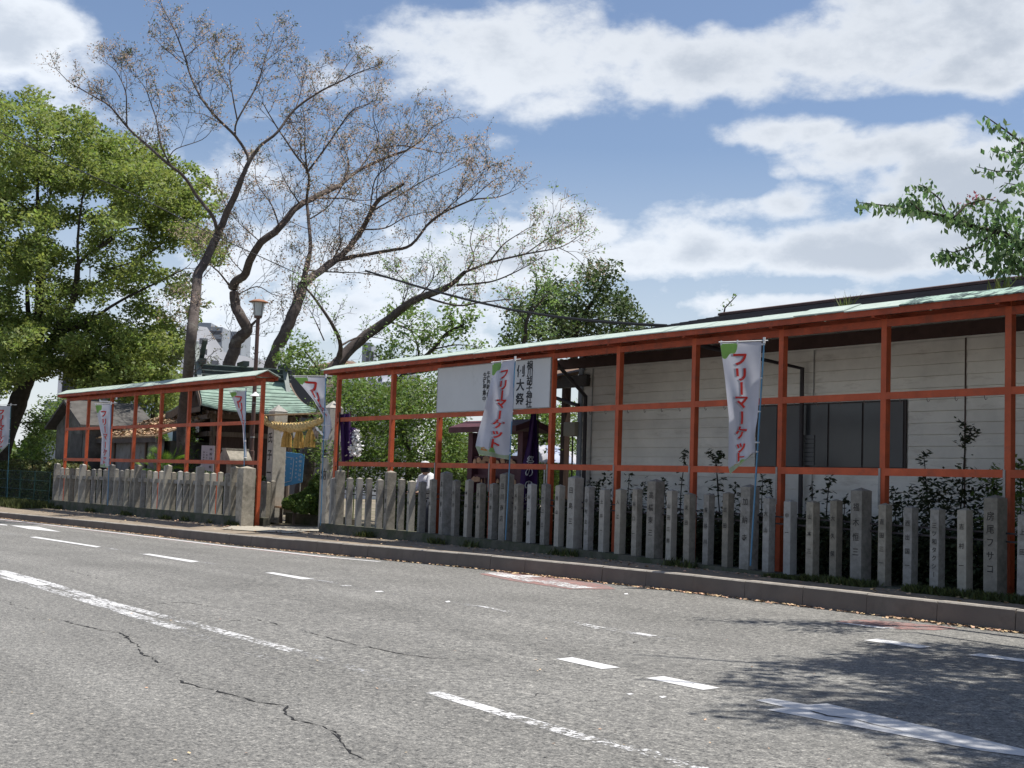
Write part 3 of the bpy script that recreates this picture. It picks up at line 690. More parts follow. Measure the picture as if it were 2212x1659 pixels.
# ================================================================== orange frames
def frame(name, label, posts, yf, zroof, ztop, zmid, zlow, end_over, rise, brackets, hooks):
    xa, xb = posts[0], posts[-1]
    t = thing(name, label, 'frame', ((xa+xb)/2, yf((xa+xb)/2), .3), 'orange roofed display frames behind the stone fences')
    h = .046
    for i, x in enumerate(posts):
        y = yf(x); mb = MB(); mb.bx(x-h, x+h, y-h, y+h, .15, zroof-.05); mb.build('post', M['orange'], t)
        if brackets and i > 1:
            mb = MB(); mb.bx(x-h-.012, x-h+.02, y-h-.012, y-h+.03, zlow-.55, zlow-.0); mb.build('steel_bracket', M['steel'], t)
    for i, (a, b) in enumerate(zip(posts[:-1], posts[1:])):
        for z, dz in ((ztop, .10), (zmid, .095), (zlow, .10)):
            mb = MB(); mb.bar((a+h+.001, yf(a)-.025, z-dz/2), (b-h-.001, yf(b)-.025, z-dz/2), .04, dz); mb.build('beam', M['orange_dark'] if z == ztop else M['orange'], t)
            if z == zmid and hooks:
                for k in range(4):
                    x = a+(b-a)*(k+.6)/4.4; y = yf(x)-.025; mb = MB()
                    mb.tube([(x, y, z-dz), (x, y, z-dz-.03), (x+.018, y, z-dz-.055), (x+.036, y, z-dz-.045), (x+.038, y, z-dz-.03)], .0045, 4); mb.build('hook', M['hook'], t)
    # long fascia boards front and back, gabled copper roof, gable ends
    A = xa-end_over; B = xb+end_over
    for s in (-1, 1):
        mb = MB(); mb.bar((A, yf(A)+s*.30, zroof-.045), (B, yf(B)+s*.30, zroof-.045), .03, .09); mb.build('fascia', M['orange_dark'], t)
    for x in posts:
        y = yf(x); mb = MB(); mb.bx(x-.03, x+.03, y-.28, y+.28, zroof-.11, zroof-.04); mb.build('cross_bracket', M['orange_dark'], t)
    for x in (A+.02, B-.02):
        y = yf(x); mb = MB(); mb.prism([(y-.3, zroof-.02), (y+.3, zroof-.02), (y, zroof+rise-.035)], 'x', x-.012, x+.012); mb.build('gable_board', M['orange_dark'], t)
    n = max(3, int((B-A)/.91)); xs = np.linspace(A-.06, B+.06, n+1)
    for a, b in zip(xs[:-1], xs[1:]):
        mb = MB(); j = RNG.normal(0, .004); y0, y1 = yf(a), yf(b); g = .004
        for s in (-1, 1):
            e0 = (a+g, y0+s*.35, zroof+.005+j); e1 = (b-g, y1+s*.35, zroof+.005+j); r0_ = (a+g, y0, zroof+rise+j); r1_ = (b-g, y1, zroof+rise+j)
            e0b = (a+g, y0+s*.35, zroof-.012+j); e1b = (b-g, y1+s*.35, zroof-.012+j); r0b = (a+g, y0, zroof+rise-.02+j); r1b = (b-g, y1, zroof+rise-.02+j)
            mb.add([e0, e1, r1_, r0_, e0b, e1b, r1b, r0b], [(0, 1, 2, 3), (4, 7, 6, 5), (0, 4, 5, 1), (0, 3, 7, 4), (1, 5, 6, 2)])
        mb.build('roof_sheet', M['copper_worn'] if (a > -12.6 and brackets) else M['copper'], t)
    return t
yl = lambda x: 13.3+(x+46.96)*(.70/15.51)
frame('orange_display_frame', 'shorter orange timber frame with narrow green roof left of the gate', [-46.25, -44.22, -42.14, -40.15, -38.14, -36.17, -34.14, -31.66], yl, 4.0, 3.88, 2.88, 1.86, .18, .17, False, False)
yr = lambda x: 14.5
frame('orange_display_frame', 'longer orange timber frame with narrow green roof in front of the cream building', [-28.45, -25.83, -23.83, -21.79, -19.87, -17.94, -16.02, -14.11, -12.19, -10.24, -8.28, -6.3], yr, 4.025, 3.91, 2.91, 1.88, .22, .135, True, True)

# ================================================================== white sign board on the frame
def board():
    Y = 14.44
    c = [at(947.6, 795.7, Y), at(1190, 774.8, Y), at(1188.7, 880.5, Y), at(944.6, 889.4, Y)]
    x0 = (c[0].x+c[3].x)/2; x1 = (c[1].x+c[2].x)/2; z1 = (c[0].z+c[1].z)/2; z0 = (c[2].z+c[3].z)/2
    t = thing('sign_board', 'blank white board with black brushed Japanese columns fixed to the orange frame', 'sign', ((x0+x1)/2, Y, z0))
    mb = MB(); mb.bx(x0, x1, Y-.012, Y+.012, z0, z1); mb.build('panel', M['whiteboard'], t)
    mb = MB()
    for a, b, e, f in ((x0-.012, x1+.012, z0-.014, z0-.001), (x0-.012, x1+.012, z1+.001, z1+.014), (x0-.014, x0-.001, z0, z1), (x1+.001, x1+.014, z0, z1)): mb.bx(a, b, Y-.018, Y+.014, e, f)
    mb.build('edge_frame', M['steel'], t)
    cv = lambda x, y: at(905.2+.1488*x, 740.6+.1488*y, Y)
    for txt, xx, ya, yb, s, pl in (('横川胡子神社', 1620, 325, 880, .175, 1), ('例大祭', 1485, 410, 815, .24, 1), ('午後四時より', 1020, 445, 780, .105, 1), ('生徒募集中', 966, 470, 810, .115, 1)):
        a = cv(xx, ya); b = cv(xx-8, yb); mb = MB(); n = len(txt)-1
        text_column(mb, txt, (a.x, Y-.0165, a.z), (1, 0, 0), (0, 0, 1), s, (a.z-b.z)/n, sx=1.15, bold=.022)
        mb.build('lettering', M['ink'], t)
board()

# ================================================================== flags
def lerp_poly(P, t):
    # P list of (s, x, y), s in 0..1
    ss = [p[0] for p in P]; return np.interp(t, ss, [p[1] for p in P]), np.interp(t, ss, [p[2] for p in P])
def flag(label, Lp, Rp, pole, dist, wave, chars, spots, ucol=.52, tsize=.30, shear=0.0, pm='bluepole', fold=None, bottom=True, tt=None):
    """cloth between a left edge and a right edge (the pole side), both given from top to bottom"""
    NU, NV = 14, 46
    d0 = dist
    base = dp(pole[1][0], pole[1][1], dist)
    t = thing('nobori_flag', label, 'flag', (base.x, base.y, base.z), 'white flea market flags on poles along the fence')
    fwd = Vector((fw[0], fw[1], 0)).normalized()
    def S(u, v, off=0.0):
        lx, ly = lerp_poly(Lp, v); rx, ry_ = lerp_poly(Rp, v)
        x = lx+(rx-lx)*u; y = ly+(ry_-ly)*u
        full = abs(Rp[0][1]-Lp[0][1]); wpx = abs(rx-lx); slack = max(0, 1-(wpx/full)**2)**.5
        dd = d0 + (1-u)*slack*.42*wave[2] + wave[0]*math.sin(6.0*u+7*v+wave[1])*(1-.5*u)*min(1, .15+v*2) + .4*wave[0]*math.sin(13*u-9*v+wave[1])*min(1, v*3)
        p = dp(x, y, dd)
        return p - fwd*off
    mb = MB(); vs = [S(i/NU, j/NV) for j in range(NV+1) for i in range(NU+1)]
    mb.add(vs, [(j*(NU+1)+i, j*(NU+1)+i+1, (j+1)*(NU+1)+i+1, (j+1)*(NU+1)+i) for j in range(NV) for i in range(NU)])
    cl = mb.build('cloth', M['cloth'], t, smooth=True)
    def patch(name, poly_uv, material, off):       # printed area following the cloth
        mb = MB(); mb.add([S(u, v, off) for u, v in poly_uv], [tuple(range(len(poly_uv)))]); return mb.build(name, material, cl)
    def strips(name, f0, f1, u0, u1, material, off, n=14):
        mb = MB(); A = []; B = []
        for k in range(n+1):
            u = u0+(u1-u0)*k/n; A.append(S(u, f0(u), off)); B.append(S(u, f1(u), off))
        mb.add(A+B, [(k, k+1, n+2+k, n+1+k) for k in range(n)]); mb.build(name, material, cl)
    strips('green_corner', lambda u: .004, lambda u: .004+.105*math.sqrt(max(0, 1-(u/.42)**2))+.012*math.sin(u*22), 0, .42, M['greenprint'], .006)
    if bottom:
        strips('green_hem', lambda u: .945-.02*math.sin(u*5+1), lambda u: .998, 0, 1, M['palegreen'], .006)
        strips('orange_hill', lambda u: .955-.035*math.sin((u-.12)/.22*3.1416), lambda u: .955, .12, .34, M['orangeprint'], .007, 8)
        strips('green_hill', lambda u: .955-.06*math.sin((u-.38)/.2*3.1416), lambda u: .955, .38, .58, M['greenprint'], .008, 8)
    W_m = full_w = (S(1, .05)-S(0, .05)).length; H_m = (S(.5, 1)-S(.5, 0)).length
    if tt: W_m, H_m = tt
    mbr = MB(); mbg = MB()
    for ch, v0 in zip(chars, spots):
        for mbx, sc, off, du, dv in ((mbg, 1.10, .008, -.045, .006), (mbr, 1.0, .014, 0, 0)):
            V, fcs = glyph_uv(ch, rot=(ch == 'ー'), shear=shear, bold=.035)
            pts = []
            for p in V:
                k = tsize*sc; q = p*1.0
                u = ucol+du+q[0]*k*1.25/W_m; v = v0+dv-q[1]*k/H_m
                pts.append(S(min(.98, max(.02, u)), min(.99, max(.01, v)), off))
            mbx.add(pts, fcs)
    mbr.build('red_lettering', M['red'], cl)
    mbg.build('letter_shadow', M['greyprint'], cl)
    a = dp(pole[0][0], pole[0][1], dist); b = base
    mb = MB(); mb.tube([a, b], .0125, 8); mb.build('pole', M[pm], t)
    mb = MB(); l = dp(Lp[0][1]-3, Lp[0][2]-2, dist); r_ = dp(Rp[0][1]+14, Rp[0][2]-2.5, dist); mb.tube([l, r_], .008, 6); mb.build('crossbar', M['plastic'], t)
    mb = MB(); mb.tube([a+Vector((0, 0, .03)), a-Vector((0, 0, .06))], .02, 8); mb.build('pole_cap', M['plastic'], t)
    for v in (.02, .26, .5, .74, .93):
        p = S(1, v); px = a.lerp(b, min(1, max(0, (a.z-p.z)/(a.z-b.z)))); mb = MB(); mb.tube([p, px+(px-p)*.4+Vector((0, 0, .0005))], .014, 6); mb.build('tie', M['plastic'], t)
    for u in (.03, .42):
        p = S(u, 0); mb = MB(); mb.tube([p-Vector((0, 0, .03)), p+Vector((0, 0, .035))], .012, 6); mb.build('tie', M['plastic'], t)
    return t
def dist_at(x, y, Y): d = ray(x, y); return Y/d[1]
FM = 'フリーマーケット'
ddd = dist_at(1645, 900, 13.93)
flag('tall flea market flag before the dark window, its cloth open to the full Japanese lettering', [(0,1555.5,741),(.26,1566,816.6),(.55,1574.6,904),(.9,1573,1007.6),(1,1577,1024)], [(0,1645,738),(.26,1642.5,816.6),(.55,1636,904),(.68,1630,942),(.84,1632,978),(1,1634,974)],
     ((1651, 733), (1621, 1222)), ddd, (.05, .5, .6), FM, [.125, .235, .335, .435, .545, .655, .765, .86], ucol=.46, tsize=.195, tt=(.56, 1.86))
ddd = dist_at(1105, 900, 13.93)
flag('flea market flag blowing across the white sign board', [(0,1063.7,785),(.12,1063,812),(.48,1048,879),(.78,1033,934),(.93,1027,964),(1,1034.7,981.6)], [(0,1111,778),(.12,1111,800),(.5,1107.6,889),(.77,1104.6,946),(1,1099,993)],
     ((1113, 773), (1092, 1166)), ddd, (.05, 2.0, .5), FM, [.135, .245, .345, .435, .55, .65, .755, .865], ucol=.56, tsize=.20, tt=(.60, 1.85))
ddd = dist_at(700, 950, 14.0)
flag('twisted flea market flag hanging beside the gate pillar right of the straw rope', [(0,635,814),(.16,654,836),(.4,678,865),(.62,699,901),(.78,701,935),(1,699,962)], [(0,704,815),(.16,702,845),(.4,704,880),(.62,714,901),(.78,717,925),(1,704,961)],
     ((704, 811), (692.5, 1136)), ddd, (.05, 1.0, .5), 'フリーマ', [.135, .29, .41, .53], ucol=.48, tsize=.33, pm='bluepole', tt=(.75, 1.75))
ddd = dist_at(530, 950, 13.85)
flag('narrow furled flea market flag near the right end of the shorter frame', [(0,496,847),(.2,504,866),(.45,519,905),(.6,524,921),(.85,527,975),(1,530,1001)], [(0,531,844),(.2,531,872),(.45,530.5,905),(.6,530,925),(.85,532.5,975),(1,533,1001)],
     ((531.5, 840), (527, 1013)), ddd, (.04, 1.6, .6), 'フリーマーケ', [.15, .27, .39, .53, .65, .77], ucol=.50, tsize=.25, pm='bluepole', tt=(.50, 1.6))
ddd = dist_at(237, 960, 12.72)
flag('half furled flea market flag standing before the left part of the shorter frame', [(0,206,874),(.2,212,905),(.45,220,945),(.7,218,985),(1,216,1009)], [(0,240,873),(.2,239,905),(.45,237,945),(.7,236,985),(1,234,1011)],
     ((240.5, 870), (232.5, 1092)), ddd, (.05, .3, .7), FM, [.13, .24, .34, .44, .55, .65, .75, .86], ucol=.50, tsize=.185, tt=(.52, 1.9))
ddd = dist_at(20, 960, 12.6)
flag('flea market flag cut by the left edge of the picture before the hedge', [(0,-17,876),(.3,-16,910),(.6,-15,945),(1,-17,995)], [(0,22.5,877),(.3,21,908),(.6,20,938),(1,17,962)],
     ((23.5, 873), (15, 1075)), ddd, (.05, 2.2, .3), FM, [.13, .24, .34, .44, .55, .65, .75, .86], ucol=.5, tsize=.22, pm='tealpole', tt=(.62, 1.8))

# ================================================================== cream building behind the long frame
def building():
    t = thing('hall_building', 'long cream weatherboarded hall with dark roof behind the orange frame', 'building', (-13, 17, .27))
    YW = 17.0; XL, XR = -22.28, 1.0; wx0, wx1, wz0, wz1 = -17.15, -13.86, 1.93, 3.03
    mb = MB(); mb.bx(XL+.02, XR, YW+.03, 24.9, .2, 4.4); mb.prism([(YW+.03, 4.4), (24.9, 4.4), (22, 5.5)], 'x', XL+.03, XR); mb.build('wall', M['plank'], t)
    joints = [XL, -21.9, -18.86, -15.81, -12.77, -9.72, -6.67, -3.6, XR]
    ph = .181; z = .30
    while z < 3.9:
        z1 = min(z+ph, 3.95)
        for a, b in zip(joints[:-1], joints[1:]):
            segs = [(a+.004, b-.004)]
            if z1 > wz0-.03 and z < wz1+.03:
                segs = []
                if a < wx0: segs.append((a+.004, min(b-.004, wx0-.03)))
                if b > wx1: segs.append((max(a+.004, wx1+.03), b-.004))
            for s0, s1 in segs:
                if s1-s0 < .05: continue
                j = RNG.normal(0, .0015)
                mb = MB(); mb.prism([(YW+.03, z+.004), (YW-.010+j, z+.004), (YW+.004+j, z1-.003), (YW+.03, z1-.003)], 'x', s0, s1)
                mb.build('plank', M['plank'], t)
        z += ph
    for x in joints[1:-1]:
        mb = MB(); mb.bx(x-.012, x+.012, YW-.018, YW-.012, .3, 3.93); mb.build('joint_strip', M['brown_board'] if x in (-12.77,) else M['steel'], t)
    mb = MB(); mb.bx(XL-.06, XL+.06, YW-.05, YW+.12, .27, 4.3); mb.build('corner_post', M['bld_grey'], t)
    # window band
    w = MB(); w.bx(wx0, wx1, YW-.02, YW+.0, wz0, wz1); wo = w.build('window', M['winframe'], t)
    divs = [wx0+.03, -16.62, -16.05, -15.45, -14.72, -14.28, wx1-.03]
    for i, (a, b) in enumerate(zip(divs[:-1], divs[1:])):
        mb = MB(); mb.bx(a+.02, b-.02, YW-.034, YW-.026, wz0+.03, wz1-.03); mb.build('pane', M['frost'] if i in (0, 1, 5) else M['glass'], wo)
    mb = MB()
    for k in range(7): mb.bx(-16.05+.03, -15.75, YW-.05, YW-.037, wz0+.05+k*.075, wz0+.11+k*.075)
    mb.build('vent_louvre', M['frost'], wo)
    mb = MB(); mb.bx(wx0-.03, wx1+.03, YW-.05, YW-.0, wz0-.05, wz0-.005); mb.build('window_sill', M['winframe'], t)
    # eaves and roof
    mb = MB(); mb.bx(XL-1.05, XR, YW-.06, YW-.035, 3.955, 4.17); mb.build('eave_board', M['brown_board'], t)
    YE = 15.02; sl_ = (5.66-4.35)/(22-16.2); zr_ = lambda y: 4.34+(y-16.2)*sl_
    mb = MB(); mb.prism([(YE, zr_(YE)-.03), (17.0, zr_(17)-.15), (17.0, zr_(17)-.17), (YE, zr_(YE)-.05)], 'x', XL-1.1, XR); mb.build('soffit', M['soffit'], t)
    x = XL-1.0
    while x < XR:
        mb = MB(); mb.bar((x, YE+.06, zr_(YE)-.08), (x, 16.93, zr_(17)-.20), .045, .06); mb.build('rafter', M['soffit'], t); x += .455
    n = 26; run = 22-YE+.05
    for k in range(n):
        ya = YE-.05+k*run/n; yb = ya+run/n+.02; za = zr_(ya); zb = zr_(yb)
        mb = MB(); mb.prism([(ya, za+.022), (yb, zb+.004), (yb, zb-.02), (ya, za-.006)], 'x', XL-1.12, XR+.5); mb.build('roof_course', M['slate'], t)
    mb = MB(); mb.prism([(22, 5.67), (28, 4.34), (28, 4.28), (22, 5.60)], 'x', XL-1.12, XR+.5); mb.build('back_roof', M['slate'], t)
    mb = MB(); mb.prism([(21.85, 5.645), (21.86, 5.70), (22, 5.74), (22.14, 5.70), (22.15, 5.645)], 'x', XL-1.14, XR+.5); mb.build('ridge_cap', M['brown_board'], t)
    mb = MB(); mb.prism([(YE-.04, zr_(YE)-.03), (22, 5.60), (22, 5.48), (YE-.04, zr_(YE)-.14)], 'x', XL-1.16, XL-1.125); mb.build('barge_board', M['brown_board'], t)
    mb = MB(); mb.bx(XL-1.14, XR+.5, YE-.15, YE-.06, zr_(YE)-.085, zr_(YE)-.01); mb.build('gutter', M['meter'], t)  # pale beige paints sunlight along the gutter's edge
    # down pipes
    for pts in ([(-21.0, 15.3, 3.93), (-21.95, 16.85, 3.35), (-21.95, 16.88, .3)], [(-16.7, 15.05, 3.98), (-16.65, 15.3, 3.9), (-15.98, 16.88, 3.62), (-15.98, 16.9, .3)]):
        mb = MB(); mb.tube(pts, .042, 8); mb.build('down_pipe', M['pipe'], t)
    a = at(1230, 912, 16.9); b = at(1248, 942, 16.9)
    mb = MB(); mb.bx(XL-.42, XL-.02, 16.86, 17.02, b.z, a.z); mb.build('meter_box', M['meter'], t, bevel=.01)
    mb = MB(); mb.tube([(XL-.2, 16.95, b.z), (XL-.18, 16.95, .3)], .02, 6); mb.build('conduit', M['pipe'], t)
    # side porch roof by the corner
    p = at(1255, 860, 17.4)
    mb = MB(); z0 = at(1240, 842, 17.6).z; mb.bx(-24.6, -22.0, 16.9, 17.06, z0-.02, z0+.22); mb.build('porch_beam', M['soffit'], t)
    mb = MB(); mb.prism([(16.8, z0+.22), (18.6, z0+.66), (18.6, z0+.60), (16.8, z0+.16)], 'x', -25.0, -22.9); mb.build('porch_roof', M['tile_brown'], t)
    mb = MB(); mb.tube([(-24.9, 16.85, z0-.12), (-23.2, 16.9, z0-.2), (-22.25, 16.9, z0-.42)], .04, 8); mb.build('porch_pipe', M['pipe'], t)
    mb = MB(); mb.bx(-24.6, -24.45, 18.2, 18.35, .2, z0+.3); mb.build('porch_post', M['wood_dark'], t)
building()

# ================================================================== shrine hall
def shrine():
    az = math.radians(79); rd = Vector((math.cos(az), math.sin(az), 0)); pd = Vector((rd.y, -rd.x, 0))
    P0 = dp(441, 789, 44); ZR = P0.z-.36; base = Vector((P0.x, P0.y, 0)); LR = 2.55; WE = 3.3; ZE = 3.42
    t = thing('shrine_hall', 'small dark wooden shrine hall with curved verdigris roof and crossed ridge horns', 'shrine', (base.x+rd.x*1.5, base.y+rd.y*1.5, .27))
    def Pt(l, w, z): return base + rd*l + pd*w + Vector((0, 0, z))
    def prof(s): return ZE + (ZR-ZE)*(.52*(1-s)+.48*(1-s)**2.3)     # s 0 ridge .. 1 eave (concave)
    nrow = 11
    for sg in (1, -1):
        for k in range(nrow):
            s0, s1 = k/nrow, (k+1)/nrow; w0, w1 = s0*WE, s1*WE+.03; zz0, zz1 = prof(s0), prof(s1)
            e0 = .25+.38*s0**2; e1 = .25+.38*s1**2
            n = 9; mb = MB(); vs = []
            for (w, z, e, s_) in ((w0, zz0, e0, s0), (w1, zz1+.02, e1, s1), (w1, zz1-.03, e1, s1), (w0, zz0-.04, e0, s0)):
                for i in range(n+1):
                    l = -e+(LR+2*e)*i/n; up = .16*s_**2*(abs(2*i/n-1)**3); vs.append(Pt(l, sg*w, z+up))
            m_ = n+1; fs = [(j*m_+i, j*m_+i+1, ((j+1) % 4)*m_+i+1, ((j+1) % 4)*m_+i) for j in range(4) for i in range(n)] + [(0, m_, 2*m_, 3*m_), (n, m_+n, 2*m_+n, 3*m_+n)]
            mb.add(vs, fs); mb.build('roof_course', M['copper_tile'], t)
    # barge boards at the near gable, following the curve
    for l in (-.30, LR+.30):
        for sg in (1, -1):
            mb = MB(); vs = []
            for k in range(11):
                s = k/10; z = prof(s)-.05+.16*s*s; ee = (-1 if l < 0 else 1)*.35*s*s
                vs += [Pt(l+ee, sg*s*WE, z), Pt(l+ee, sg*s*WE, z-.26), Pt(l+ee+.06, sg*s*WE, z-.26), Pt(l+ee+.06, sg*s*WE, z)]
            mb.add(vs, [(k*4+q, k*4+(q+1) % 4, k*4+4+(q+1) % 4, k*4+4+q) for k in range(10) for q in range(4)]); mb.build('barge_board', M['wood_grey'], t)
    mb = MB(); vs = [Pt(-.20, -2.2, ZE+.1), Pt(-.20, 2.2, ZE+.1), Pt(-.20, 0, ZR-.25), Pt(-.14, -2.2, ZE+.1), Pt(-.14, 2.2, ZE+.1), Pt(-.14, 0, ZR-.25)]
    mb.add(vs, [(0, 1, 2), (3, 5, 4)]); mb.build('gable_wall', M['wood_dark'], t)
    mb = MB(); mb.bar(Pt(-.38, 0, ZR-.2), Pt(-.38, 0, ZR-.85), .34, .06, rd); mb.build('gable_pendant', M['wood_grey'], t)
    mb = MB(); mb.bar(Pt(-.24, -1.7, ZE+.12), Pt(-.24, 1.7, ZE+.12), .1, .16); mb.build('gable_beam', M['wood_grey'], t)
    # ridge box with pale edges, logs across and crossed horns
    mb = MB(); mb.bar(Pt(-.28, 0, ZR+.17), Pt(LR+.28, 0, ZR+.17), .30, .40); mb.build('ridge_box', M['ridge'], t)
    for z in (ZR+.06, ZR+.20, ZR+.375):
        mb = MB(); mb.bar(Pt(-.33, 0, z), Pt(LR+.33, 0, z), .35, .03); mb.build('ridge_edge', M['gold'], t)
    for l in (-.12, LR*.5, LR+.12):
        mb = MB(); mb.bar(Pt(l, -.5, ZR+.47), Pt(l, .5, ZR+.47), .20, .16); mb.build('ridge_log', M['ridge'], t)
    for l in (-.16, LR+.16):
        for sg in (1, -1):
            mb = MB(); mb.bar(Pt(l+.05*sg, -sg*.75, ZR-.45), Pt(l+.05*sg, sg*.52, ZR+1.15), .09, .15, rd); mb.build('crossed_horn', M['ridge'] if sg > 0 else M['gold'], t)
    # body
    for zc, h, m_ in ((1.9, 3.2, 'wood_dark'),):
        mb = MB(); c = Pt(LR/2+.1, 0, zc); mb.box(c, (LR-.3, 3.4, h), rz=az); mb.build('wall', M[m_], t)
    for l in (0.05, LR*.5, LR-.05):
        for w in (-1.75, 1.75):
            mb = MB(); mb.tube([Pt(l, w, .5), Pt(l, w, ZE+.05)], .09, 10); mb.build('pillar', M['wood_grey'], t)
    for w in (-1.75, 1.75):
        for z in (ZE-.1, 2.75, .85): mb = MB(); mb.bar(Pt(-.15, w, z), Pt(LR+.15, w, z), .09, .15); mb.build('tie_beam', M['wood_grey'], t)
    for z in (ZE-.12, 2.75, .9): mb = MB(); mb.bar(Pt(-.05, -1.9, z), Pt(-.05, 1.9, z), .09, .15); mb.build('tie_beam', M['wood_grey'], t)
    for k in range(7):
        mb = MB(); w = -1.5+k*.5; mb.bar(Pt(-.02, w, .9), Pt(-.02, w, 2.7), .05, .07); mb.build('wall_batten', M['wood_grey'], t)
    for k in range(16):
        l = -.4+k*(LR+.8)/15; mb = MB(); mb.bar(Pt(l, 1.7, ZE+.05), Pt(l, WE-.1, ZE-.06), .05, .07); mb.build('rafter', M['wood_grey'], t)
    mb = MB(); mb.box(Pt(LR/2, 0, .52), (LR+1.2, 4.6, .12), rz=az); mb.build('veranda', M['wood_grey'], t)
    mb = MB(); mb.box(Pt(LR/2, 0, .38), (LR+.4, 3.8, .24), rz=az); mb.build('stone_base', M['stone'], t)
shrine()

# ================================================================== shed with the leaf strewn roof
def shed():
    def quadw(px0, px1, d0, d1): return dp(px0, 1000, d0), dp(px1, 1000, d1)
    a = Vector((-50.9, 14.3, .2)); b = Vector((-48.2, 14.3, .2))
    t = thing('old_shed', 'old grey mortar and tin shed with leaves strewn over its low roof', 'shed', (-48, 15, .2))
    y0, y1 = 14.3, 16.6; x0, x1, xm = -50.9, -47.1, -49.0; ze, zr = 3.05, 3.85
    mb = MB(); mb.prism([(x0, .2), (x1, .2), (x1, ze), (xm, zr), (x0, ze)], 'y', y0, y1); mb.build('wall', M['shedwall'], t)
    for s, xe in ((0, x0-.35), (1, x1+.3)):
        k = (zr-ze)/(xm-x0) if s == 0 else (zr-ze)/(xm-x1); zb = zr+k*(xe-xm)
        mb = MB(); mb.prism([(xm, zr+.03), (xe, zb+.03), (xe, zb+.12), (xm, zr+.13)], 'y', y0-.35, y1+.1); mb.build('roof_slope', M['soffit'], t)
    mb = MB(); mb.bx(-49.0, -47.6, y0-.02, y0+.02, 1.9, 2.75); mb.build('opening', M['soffit'], t)
    # tin wing
    X0, X1 = -47.0, -41.6; Y0 = 15.1
    n = 110; mb = MB(); vs = []
    for i in range(n+1):
        x = X0+(X1-X0)*i/n; y = Y0+.018*math.sin(i*math.pi/1.5*.5*2)
        vs += [(x, y, .3), (x, y, 2.55)]
    mb.add(vs, [(2*i, 2*i+2, 2*i+3, 2*i+1) for i in range(n)]); mb.build('corrugated_wall', M['corr'], t)
    for i in range(6):
        xa = X0-.2+i*(X1-X0+.7)/6; xb = xa+(X1-X0+.7)/6-.01
        mb = MB(); mb.add([(xa, Y0-.5, 2.62), (xb, Y0-.5, 2.62), (xb, 17.6, 3.75), (xa, 17.6, 3.75), (xa, Y0-.5, 2.57), (xb, Y0-.5, 2.57), (xb, 17.6, 3.7), (xa, 17.6, 3.7)], [(0,1,2,3),(7,6,5,4),(0,4,5,1),(1,5,6,2),(3,7,4,0)]); mb.build('roof_panel', M['rooflitter'], t)
    mb = MB(); mb.bx(X0-.2, X1+.5, Y0-.49, Y0-.44, 2.42, 2.565); mb.build('eave_board', M['soffit'], t)
    mb = MB(); mb.bx(X0, X1, 15.3, 17.4, .2, 2.5); mb.build('back_wall', M['shedwall'], t)
    for x in (-46.4, -44.6, -43.2): mb = MB(); mb.bx(x-.05, x+.05, Y0-.07, Y0-.02, .3, 2.5); mb.build('wall_post', M['wood_grey'], t)
    n = 1500; P = np.stack([RNG.uniform(X0, X1+.3, n), RNG.uniform(Y0-.45, 17.4, n), np.zeros(n)], 1); P[:, 2] = 2.66+(P[:, 1]-Y0+.5)/(17.6-Y0+.5)*1.13
    o = quads('roof_leaf_litter', leaves(P, .14, .7, 0, 1.2), M['litter'], t); o['kind'] = 'stuff'
shed()

